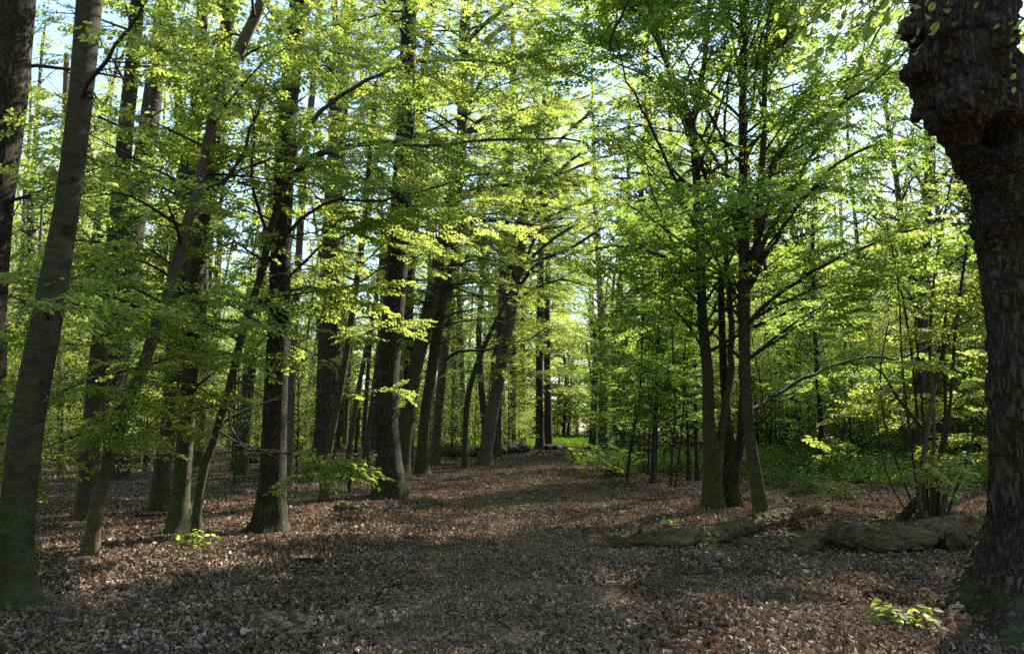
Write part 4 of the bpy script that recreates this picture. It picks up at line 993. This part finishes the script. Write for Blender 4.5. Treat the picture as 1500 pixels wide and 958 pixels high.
for k in range(22):
    x = r.uniform(1120, 1300); y1 = r.uniform(10, 190) * (1 - abs(x - 1210) / 200); Yk = OY - 2.3 + r.uniform(-.5, .6)
    x0 = x + r.uniform(60, 170); path = [P(x0 + 60, -200, Yk + r.uniform(-.3, .3)), P(x0, min(-30, y1 - 130), Yk), P((x0 + x) / 2, y1 - 45, Yk), P(x, y1, Yk + r.uniform(-.2, .2))]
    leafy_twig(path, .006, tt, b0, 'leaf', .068, r, .07)
b0 = P(1560, 10, OY - 1.1); tt = thing('hanging_branch', b0, 'small leafy twig in front of the big oak in the top right corner', 'branch')
for path in ([(1560, 10), (1520, 25), (1490, 30), (1458, 38)], [(1560, 30), (1510, 45), (1486, 70), (1482, 110), (1486, 128)], [(1560, 0), (1500, 50), (1470, 55), (1462, 60)], [(1500, -60), (1460, -30), (1440, -5), (1430, 10)], [(1560, 60), (1520, 60), (1500, 50), (1492, 40)]):
    leafy_twig([P(a, b, OY - 1.1) for a, b in path], .006, tt, b0, 'hleaf', .06, r, .06)

# =================================================================== FALLEN LOGS
def log(name, path, widths, label, cat, mat, seed, squash=.85, voxel=.013, rough=.055, knots=(), group=None, lift=None):
    """path: ground pixels of the log's foot line"""
    rl = random.Random(seed); pts = []; rad = []
    for k_, ((px, py), wv) in enumerate(zip(path, widths)):
        g = G(px, py)
        if lift: g.z += lift[k_]
        r_ = px2m(wv, g) / 2; pts.append(g + Vector((0, r_ * .6, r_ * 1.08))); rad.append(r_)
    a, b = catmull(pts, rad, .12); org = a[len(a) // 2].copy(); org.z = float(ground_z(org.x, org.y))
    tubes = [(a, b, 18, lambda i, an: 1 + .10 * np.sin(2 * an + i * .22) + .07 * np.sin(3 * an - i * .35 + seed) + .05 * np.sin(5 * an + i * .5))]
    for px, py, r_, dy in knots:
        c = G(px, py) + Vector((0, dy, r_ * .7)); tubes.append(([c + Vector((-r_, 0, -r_ * .2)), c, c + Vector((r_ * 1.2, 0, r_ * .5))], [r_ * .6, r_, r_ * .5], 12, None))
    def dsp(co, nr):
        w = co + np.array(org); wx = fbm(w * 2.5, 2, seed) * .1
        q = np.stack([w[:, 0] * 1.5 + wx, w[:, 1] * 9 + wx * 4, w[:, 2] * 11 + wx * 6], 1)
        f = 1 - np.abs(vnoise(q * 1.3, seed + 3)) * 1.6
        f2 = 1 - np.abs(vnoise(q * 2.9 + 5, seed + 4)) * 1.8
        d = rough * .55 - rough * 1.1 * np.clip(f, 0, 1) - rough * .4 * np.clip(f2, 0, 1) + rough * 1.2 * fbm(w * 3.2, 3, seed + 7) + rough * .4 * fbm(w * 14, 2, seed + 9)
        return co + nr * d[:, None]
    tag(tree_solid(name, tubes, voxel, M[mat], org, None, dsp), label, cat, group); o = COL.objects[-1]
    o.location = org
    if len(path) > 5:                          # leaves caught on top of the long logs
        lb = LB()
        for q in range(150):
            i = rl.randrange(1, len(a) - 1); an = rl.gauss(0, .55); rr_ = b[i] * 1.06
            p = a[i] + Vector((rl.gauss(0, .05), -math.sin(an) * rr_, math.cos(an) * rr_ + .004)) - org; y_ = rl.uniform(0, 6.28)
            lb.blade(p, Vector((math.cos(y_), math.sin(y_), rl.gauss(0, .3))), Vector((rl.gauss(0, .4), -an + rl.gauss(0, .3), 1)).normalized(), rl.uniform(.025, .06), .028, rl.random(), .4, True, .2)
        mobj('caught_leaves', lb.mesh('caught_leaves', [M['litter']]), o, 'stuff')
        for q in range(4):
            i = rl.randrange(2, len(a) - 2); e = a[i] + Vector((rl.uniform(-.12, .12), rl.uniform(-.25, -.05), b[i] + rl.uniform(.02, .14))); tb = TB()
            tb.tube([a[i] - org, a[i].lerp(e, .6) - org, e - org], [.035, .026, .014], 7); mobj('branch_stub', tb.mesh('branch_stub', M[mat]), o)
    return o
log('fallen_log', [(886, 806), (935, 808), (1000, 808), (1060, 802), (1108, 788), (1150, 778), (1204, 770)], [22, 25, 29, 31, 24, 18, 13], 'long mossy rotting log tapering to the right in front of the forked hornbeam', 'fallen log', 'log', 3, rough=.028, lift=(0, 0, .01, .03, .07, .13, .15))
log('fallen_log', [(1130, 814), (1175, 812), (1225, 808), (1290, 817), (1350, 813), (1400, 802), (1450, 796)], [10, 26, 40, 48, 50, 46, 44], 'thicker mossy log lying between the thin log and the old oak', 'fallen log', 'log', 5, rough=.045, knots=((1225, 790, .12, -.1), (1380, 800, .16, -.12)))
log('log_piece', [(1082, 808), (1098, 810), (1113, 806)], [14, 20, 12], 'short mossy chunk of wood beneath the thin log', 'log piece', 'log', 7)
log('log_piece', [(1166, 818), (1180, 820), (1192, 818)], [8, 11, 7], 'small dark lump of wood at the left end of the thicker log', 'log piece', 'dark', 8)
log('wood_block', [(1386, 812), (1398, 816), (1410, 808)], [16, 30, 34], 'pale grey broken block of wood leaning on the thicker log by the oak', 'log piece', 'oakf', 9, rough=.02)
log('wood_block', [(1410, 812), (1424, 810), (1436, 806)], [24, 20, 16], 'black hollow chunk beside the pale block at the foot of the oak', 'log piece', 'dark', 10, rough=.03)
log('dark_wood_chunk', [(1272, 879), (1290, 881), (1314, 881)], [10, 20, 9], 'flat black chunk of bark lying alone on the leaves in front of the thicker log', 'wood chunk', 'dark', 11, voxel=.012, rough=.02)
log('log_piece', [(421, 826), (450, 829), (475, 829)], [6, 12, 10], 'short dark stick of wood on the leaves left of the path', 'log piece', 'dark', 12, voxel=.012, rough=.015)
log('mossy_stump', [(492, 752), (505, 755), (519, 752)], [14, 18, 16], 'low mossy stump between the thick path oak and the mossy-based oak', 'stump', 'log', 13)
log('log_piece', [(596, 838), (610, 839), (624, 838)], [3, 5, 3], 'tiny dark stick lying on the path', 'stick', 'dark', 14, voxel=.01, rough=.01)
log('distant_log', [(655, 672), (700, 671), (742, 668), (770, 666)], [18, 17, 17, 16], 'dark round log lying behind the graceful leaning beech', 'fallen log', 'dark', 15, voxel=.06)
log('distant_log', [(640, 672), (668, 675), (690, 672)], [20, 26, 16], 'reddish heap of broken trunk behind the pale trunks by the path', 'fallen log', 'log', 16, voxel=.06)
log('distant_log', [(800, 662), (815, 661), (828, 659)], [9, 11, 8], 'dark log at the very end of the path on its left', 'fallen log', 'dark', 17, voxel=.06)
log('distant_log', [(846, 660), (860, 659), (872, 658)], [4, 5, 4], 'thin dark log across the sunny far end of the path', 'fallen log', 'dark', 27, voxel=.05)
log('distant_log', [(56, 672), (90, 676), (130, 680), (168, 682)], [10, 14, 12, 9], 'long dark log far back behind the large left beech', 'fallen log', 'dark', 18, voxel=.05)
log('distant_log', [(190, 690), (215, 684), (240, 676)], [8, 9, 7], 'slanting dark log behind the shaded mossy beech on the left', 'fallen log', 'dark', 19, voxel=.05)
log('distant_log', [(345, 682), (365, 681), (388, 680)], [9, 11, 8], 'dark log lying left of the mossy-based oak', 'fallen log', 'dark', 20, voxel=.05)

# thin fallen branches
def fallen_branch(path, w0, label, seed, forks=2):
    rb = random.Random(seed); pts = [G(*q) + Vector((0, 0, .03 + .03 * rb.random())) for q in path]; org = pts[0].copy(); a, b = catmull(pts, [px2m(w0 * (1 - .6 * i / (len(pts) - 1)), p) / 2 for i, p in enumerate(pts)], .15)
    tb = TB(); a = [p + Vector((rb.gauss(0, .015), rb.gauss(0, .03), abs(rb.gauss(0, .012)))) for p in a]; tb.tube(a, b, 6)
    for k in range(forks):
        i = rb.randrange(len(a) // 3, len(a)); d = (a[i] - a[i - 1]).normalized(); s_ = rb.choice((-1, 1)); e = a[i] + Vector((d.x - d.y * s_ * .8, d.y + d.x * s_ * .8, .12)) * rb.uniform(.3, .7)
        tb.tube([a[i], a[i].lerp(e, .5) + Vector((0, 0, .04)), e], [b[i] * .6, b[i] * .45, b[i] * .2], 5)
    o = mobj('fallen_branch', tb.mesh('fallen_branch', M['twig'], org), None, None, org); tag(o, label, 'fallen branch')
fallen_branch([(1146, 728), (1160, 742), (1180, 752), (1215, 756), (1290, 762)], 4, 'long thin branch on the ground behind the thin log', 1, 3)
fallen_branch([(925, 742), (960, 738), (1010, 740), (1045, 741)], 3, 'thin branch across the leaves at the foot of the forked hornbeam', 2, 4)
fallen_branch([(620, 688), (660, 694), (700, 690), (760, 688)], 4, 'fallen branch lying between the clear trunks left of the path', 3, 4)
fallen_branch([(20, 728), (70, 712), (130, 700), (200, 690)], 3, 'long thin twig stretching right from the large left beech', 4, 2)
fallen_branch([(905, 716), (920, 718), (938, 717)], 4, 'short dark branch at the edge of the sapling thicket', 5, 1)
fallen_branch([(240, 772), (262, 762), (280, 770)], 3, 'short twig lying by the close pair of beeches', 6, 1)
fallen_branch([(600, 705), (640, 708), (690, 702)], 3, 'crooked stick in front of the beech with the flared foot', 7, 3)
fallen_branch([(1090, 795), (1140, 792), (1190, 799)], 3, 'thin stick between the two mossy logs', 8, 1)
fallen_branch([(560, 690), (535, 696), (430, 700)], 3, 'thin sunlit branch on the ground behind the thick path oak', 9, 3)

# =================================================================== SMALL PLANTS
def plant(px, py, n, h, spread, L0, kind, label, seed, cat='seedling', group=None):
    rp = random.Random(seed); b = G(px, py); t = thing('beech_seedling', b, label, cat, group)
    for k in range(n):
        a = rp.uniform(0, 6.28); e = b + Vector((math.cos(a) * spread * rp.uniform(.4, 1), math.sin(a) * spread * rp.uniform(.4, 1), h * rp.uniform(.6, 1)))
        leafy_twig([b + Vector((0, 0, -.02)), b.lerp(e, .5) + Vector((0, 0, h * .3)), e], .004, t, b, kind, L0, rp, .045, nm='stem')
plant(1328, 926, 22, .2, .27, .075, 'leaf', 'bright green beech seedling in front of the old oak roots', 1)
plant(290, 808, 16, .28, .38, .07, 'leaf', 'bright leafy sucker growing at the foot of the thin crooked beech', 2)
plant(1041, 814, 7, .16, .13, .06, 'leaf', 'small pale green seedling in front of the thin mossy log', 3)
plant(985, 776, 6, .22, .16, .06, 'hleaf', 'small dull green seedling just behind the thin mossy log', 4)
plant(1017, 866, 5, .06, .18, .055, 'hleaf', 'low seedling of a few leaves on the open leaf litter', 5)
plant(1157, 882, 3, .06, .12, .06, 'hleaf', 'tiny seedling left of the flat black chunk of bark', 6)
plant(1270, 830, 4, .10, .2, .06, 'leaf', 'few pale leaves on thin stalks in front of the thicker log', 7)
plant(478, 866, 3, .05, .12, .04, 'hleaf', 'low green tuft of leaves on the left edge of the path', 8)
plant(1180, 872, 2, .05, .08, .05, 'hleaf', 'single small green shoot on the leaves near the flat black chunk', 9)

# herb layer and bushes on the right
HERB = bpy.data.collections.new('herb_clumps'); GR = bpy.data.collections.new('grass_tufts')
for k in range(5):
    lb = LB()
    for s in range(16):
        a = rng.uniform(0, 6.28); rr_ = .35 * math.sqrt(rng.random()); b = Vector((rr_ * math.cos(a), rr_ * math.sin(a), 0)); h = rng.choice((.1, .2, .35, .6)) * rng.uniform(.7, 1.3); e = b + Vector((rng.gauss(0, .08), rng.gauss(0, .08), h))
        lb.stick(b, e, .002)
        for q in range(7):
            p = b.lerp(e, .25 + .75 * q / 6); a2 = rng.uniform(0, 6.28)
            lb.blade(p, Vector((math.cos(a2), math.sin(a2), rng.uniform(-.2, .5))), Vector((rng.gauss(0, .3), rng.gauss(0, .3), 1)).normalized(), rng.uniform(.06, .13), .055, rng.random(), .1, False)
    HERB.objects.link(bpy.data.objects.new('herb_source_%d' % k, lb.mesh('herb', [M['herb'], M['twig']])))
    lb = LB()
    for s in range(60):
        a = rng.uniform(0, 6.28); rr_ = .5 * math.sqrt(rng.random()); b = Vector((rr_ * math.cos(a), rr_ * math.sin(a), 0)); a2 = rng.uniform(0, 6.28)
        lb.blade(b, Vector((math.cos(a2) * .35, math.sin(a2) * .35, 1)), Vector((math.cos(a2), math.sin(a2), -.3)).normalized(), rng.uniform(.15, .4), .02, rng.random(), 0, False, .25)
    GR.objects.link(bpy.data.objects.new('grass_source_%d' % k, lb.mesh('grass', [M['grass']])))
herbs = []
while len(herbs) < 3000:
    y = math.sqrt(rng.uniform(14.5 ** 2, 48 ** 2)); x = rng.uniform(.06, .8) * y
    pd = float(path_dist(x, y)); 
    if x < path_s[0].x or pd < 2.0: continue
    edge = 17.5 + 1.8 * math.sin(x * .9) + 1.2 * math.sin(x * 2.3 + 1)
    if x < 6.5: edge = 24 + 2 * math.sin(x * 1.7)
    prob = min(1, max(0, (y - edge + 1.8) / 4)) ** 1.5
    if rng.random() < prob * (0.35 + 0.65 * max(0, math.sin(x * 1.3 + 2 * math.sin(y * .7)))): herbs.append((x, y))
field('herb_layer', HERB, herbs, 5, 0.02, .6, 1.25, label='dark green herbs and seedlings carpeting the ground under the right-hand thicket', cat='undergrowth')
grs = [(rng.uniform(-.75, .5) * y, y) for y in [rng.uniform(66, 110) for _ in range(5000)]]
field('meadow_grass', GR, grs, 5, 0.0, 1, 2.0, label='bright sunlit grass beyond the end of the wood', cat='grass')
# leafy bushes beside the path
for k, (px, py, s) in enumerate([(868, 690, .9), (885, 698, .8), (858, 680, .8), (903, 702, .7), (930, 704, .6), (878, 680, 1.1), (900, 688, 1.0)]):
    b = G(px, py); t = thing('low_bush', b, 'bright leafy low bush at the right edge of the path by the saplings', 'bush', 'low bushes along the right edge of the path'); wd = Wood(); rb = random.Random(k + 90)
    for q in range(9):
        a = rb.uniform(0, 6.28); grow(wd, rb, b + Vector((rb.gauss(0, .1), rb.gauss(0, .1), 0)), Vector((math.cos(a) * .6, math.sin(a) * .6, 1)), s * rb.uniform(.5, 1.3), .008, 1, .6, .4, .7)
    mobj('branches', wd.tb.mesh('branches', M['twig'], b), t, 'stuff'); scatter('foliage', [p - b for p in wd.pts], wd.rot, wd.scl, wd.idx, GN['leaf' if k % 2 else 'hleaf'][0], t)

# leaves drifted up against the root collars
dr = []
for o in bpy.data.objects:
    if o.type == 'EMPTY' and o.get('category') and o.parent is None and not o.get('group') and o.location.y < 34:
        n_ = 16 if o.location.y < 14 else 9
        for q in range(n_):
            an = rng.uniform(0, 6.28); rr_ = (.75 if o.name == 'old_oak' else .42 if 'oak' in o.name else .3) * rng.uniform(.75, 1.3); dr.append((o.location.x + rr_ * math.cos(an), o.location.y + rr_ * math.sin(an)))
field('drifted_leaves', LIT, dr, 6, .045, .35, .6, label='brown leaves drifted against the feet of the trees', cat='leaf litter')

# loose twigs in the litter
tb = TB()
for k in range(900):
    y = math.sqrt(rng.uniform(4.5 ** 2, 24 ** 2)); x = rng.uniform(-.72, .72) * y; L_ = rng.uniform(.12, .7); a = rng.uniform(0, 6.28); z = float(ground_z(x, y)) + .035
    p0 = Vector((x, y, z)); p2 = p0 + Vector((math.cos(a) * L_, math.sin(a) * L_, rng.uniform(0, .05))); p1 = p0.lerp(p2, .5) + Vector((rng.gauss(0, .02), rng.gauss(0, .02), .015)); r_ = rng.uniform(.003, .009)
    tb.tube([p0, p1, p2], [r_, r_ * .8, r_ * .4], 4)
o = mobj('fallen_twigs', tb.mesh('fallen_twigs', M['twig']), None, 'stuff'); tag(o, 'thin dead twigs strewn over the leaf litter', 'twigs')
# shade canopy: crowns of trees standing just right of the view
#SHADE
print('SPRAYS', sum(s[1] for s in STATS), 'tris', sum(len(o.data.polygons) * 2 for o in SC.objects if o.type == 'MESH' and o.data.users == 1))

# branch scars and a healed elbow on the near smooth beech
nb = [o for o in bpy.data.objects if o.get('label', '').startswith('large smooth grey beech')][0]
for px, py, s in ((97, 337, .055), (131, 140, .05), (62, 560, .03), (108, 262, .025)):
    c = P(px, py, nb.location.y - px2m(40, nb.location) / 2 * .93); tb = TB()
    for q, rr_ in enumerate((1.0, .55)):
        ring = [c + Vector((math.cos(t_) * s * rr_ * 1.25, -.004 * q, math.sin(t_) * s * rr_ * .7 + (.3 * s * abs(math.cos(t_)) ** 2 * -1))) for t_ in np.linspace(0, 6.283, 17)]
        tb.tube(ring, [s * .13] * 17, 6, cap1=False)
    mobj('branch_scar', tb.mesh('branch_scar', M['dark'], nb.location), nb)

# each background tree is named by the tree it shows beside
heroes = sorted([(proj(o.location + Vector((0, 0, 1.5)))[0], o) for o in bpy.data.objects if o.get('category') and o.get('group') is None and o.type == 'EMPTY' and 'tree' in (o.name + o['category']) or o.name.startswith(('forked', 'hollow', 'leaning_b', 'crooked_b', 'young_beech', 'hazel_bush', 'old_oak'))], key=lambda q: q[0])
NICK = {'dark furrowed oak trunk cut': 'the left-edge oak', 'large smooth grey beech': 'the nearest left beech', 'slim leaning young beech': 'the slim leaning beech', 'straight beech with two': 'the two-footed beech', 'thin crooked beech': 'the thin crooked beech',
        'straight dark oak with': 'the mossy-based oak', 'dark oak with a wide': 'the cone-footed oak', 'thick dark oak': 'the thick path oak', 'beech with a flared foot': 'the flared-foot beech', 'graceful leaning': 'the graceful leaning beech', 'dark ivy-hung oak': 'the ivy-hung oak',
        'stout hornbeam': 'the forked hornbeam', 'tall curved hornbeam': 'the curved hornbeam', 'dark ivy-clad': 'the lone ivy-clad tree', 'many-stemmed hazel': 'the hazel bush', 'huge old': 'the old oak'}
marks = [(x, n_) for x, o in heroes for k_, n_ in NICK.items() if o['label'].startswith(k_)]
KINDW = {'tall trees deep in the wood on the left': 'tall dark tree', 'tall trees around the far end of the path': 'tall hazy tree', 'tall trees behind the thicket on the right': 'tall back tree', 'young understorey beeches on the left': 'leafy young beech',
         'young beeches behind the fallen logs': 'bright young beech', 'young trees in the shaded thicket on the right': 'shaded young tree', 'young trees at the back of the thicket': 'distant young tree', 'saplings in the thicket right of the path': 'thin sapling',
         'low bushes along the right edge of the path': 'low bright bush', 'broad-crowned trees behind the thicket': 'broad-crowned leafy tree', 'knee-high sprouts on the shaded right-hand floor': 'knee-high green sprout'}
ORD = ['nearest', 'second nearest', 'third nearest', 'fourth nearest', 'fifth nearest', 'sixth nearest', 'seventh nearest', 'eighth nearest', 'ninth nearest', 'tenth nearest', 'eleventh nearest', 'twelfth nearest', 'thirteenth nearest', 'fourteenth nearest', 'fifteenth nearest', 'sixteenth nearest', 'seventeenth nearest', 'eighteenth nearest', 'nineteenth nearest', 'twentieth nearest']
TENS = {2: 'twenty', 3: 'thirty', 4: 'forty', 5: 'fifty', 6: 'sixty', 7: 'seventy'}
for n_ in range(21, 80):
    ORD.append((TENS[n_ // 10] + '-' + ['', 'first', 'second', 'third', 'fourth', 'fifth', 'sixth', 'seventh', 'eighth', 'ninth'][n_ % 10] if n_ % 10 else TENS[n_ // 10][:-1] + 'ieth') + ' nearest')
sect = {}
for o in bpy.data.objects:
    if o.get('group') in KINDW and o.parent is None:
        q = proj(o.location + Vector((0, 0, 1.5)))
        lo = [m for m in marks if m[0] <= q[0]]; hi = [m for m in marks if m[0] > q[0]]
        where = ('between %s and %s' % (lo[-1][1], hi[0][1])) if lo and hi else ('right of ' + lo[-1][1] if lo else 'left of ' + hi[0][1])
        sect.setdefault((o['group'], where), []).append((q[2], o))
for (g_, where), L in sect.items():
    L.sort(key=lambda q: q[0])
    for i, (_, o) in enumerate(L):
        o['label'] = ('%s %s %s' % (ORD[i], KINDW[g_], where)) if len(L) > 1 else '%s %s' % (KINDW[g_], where)
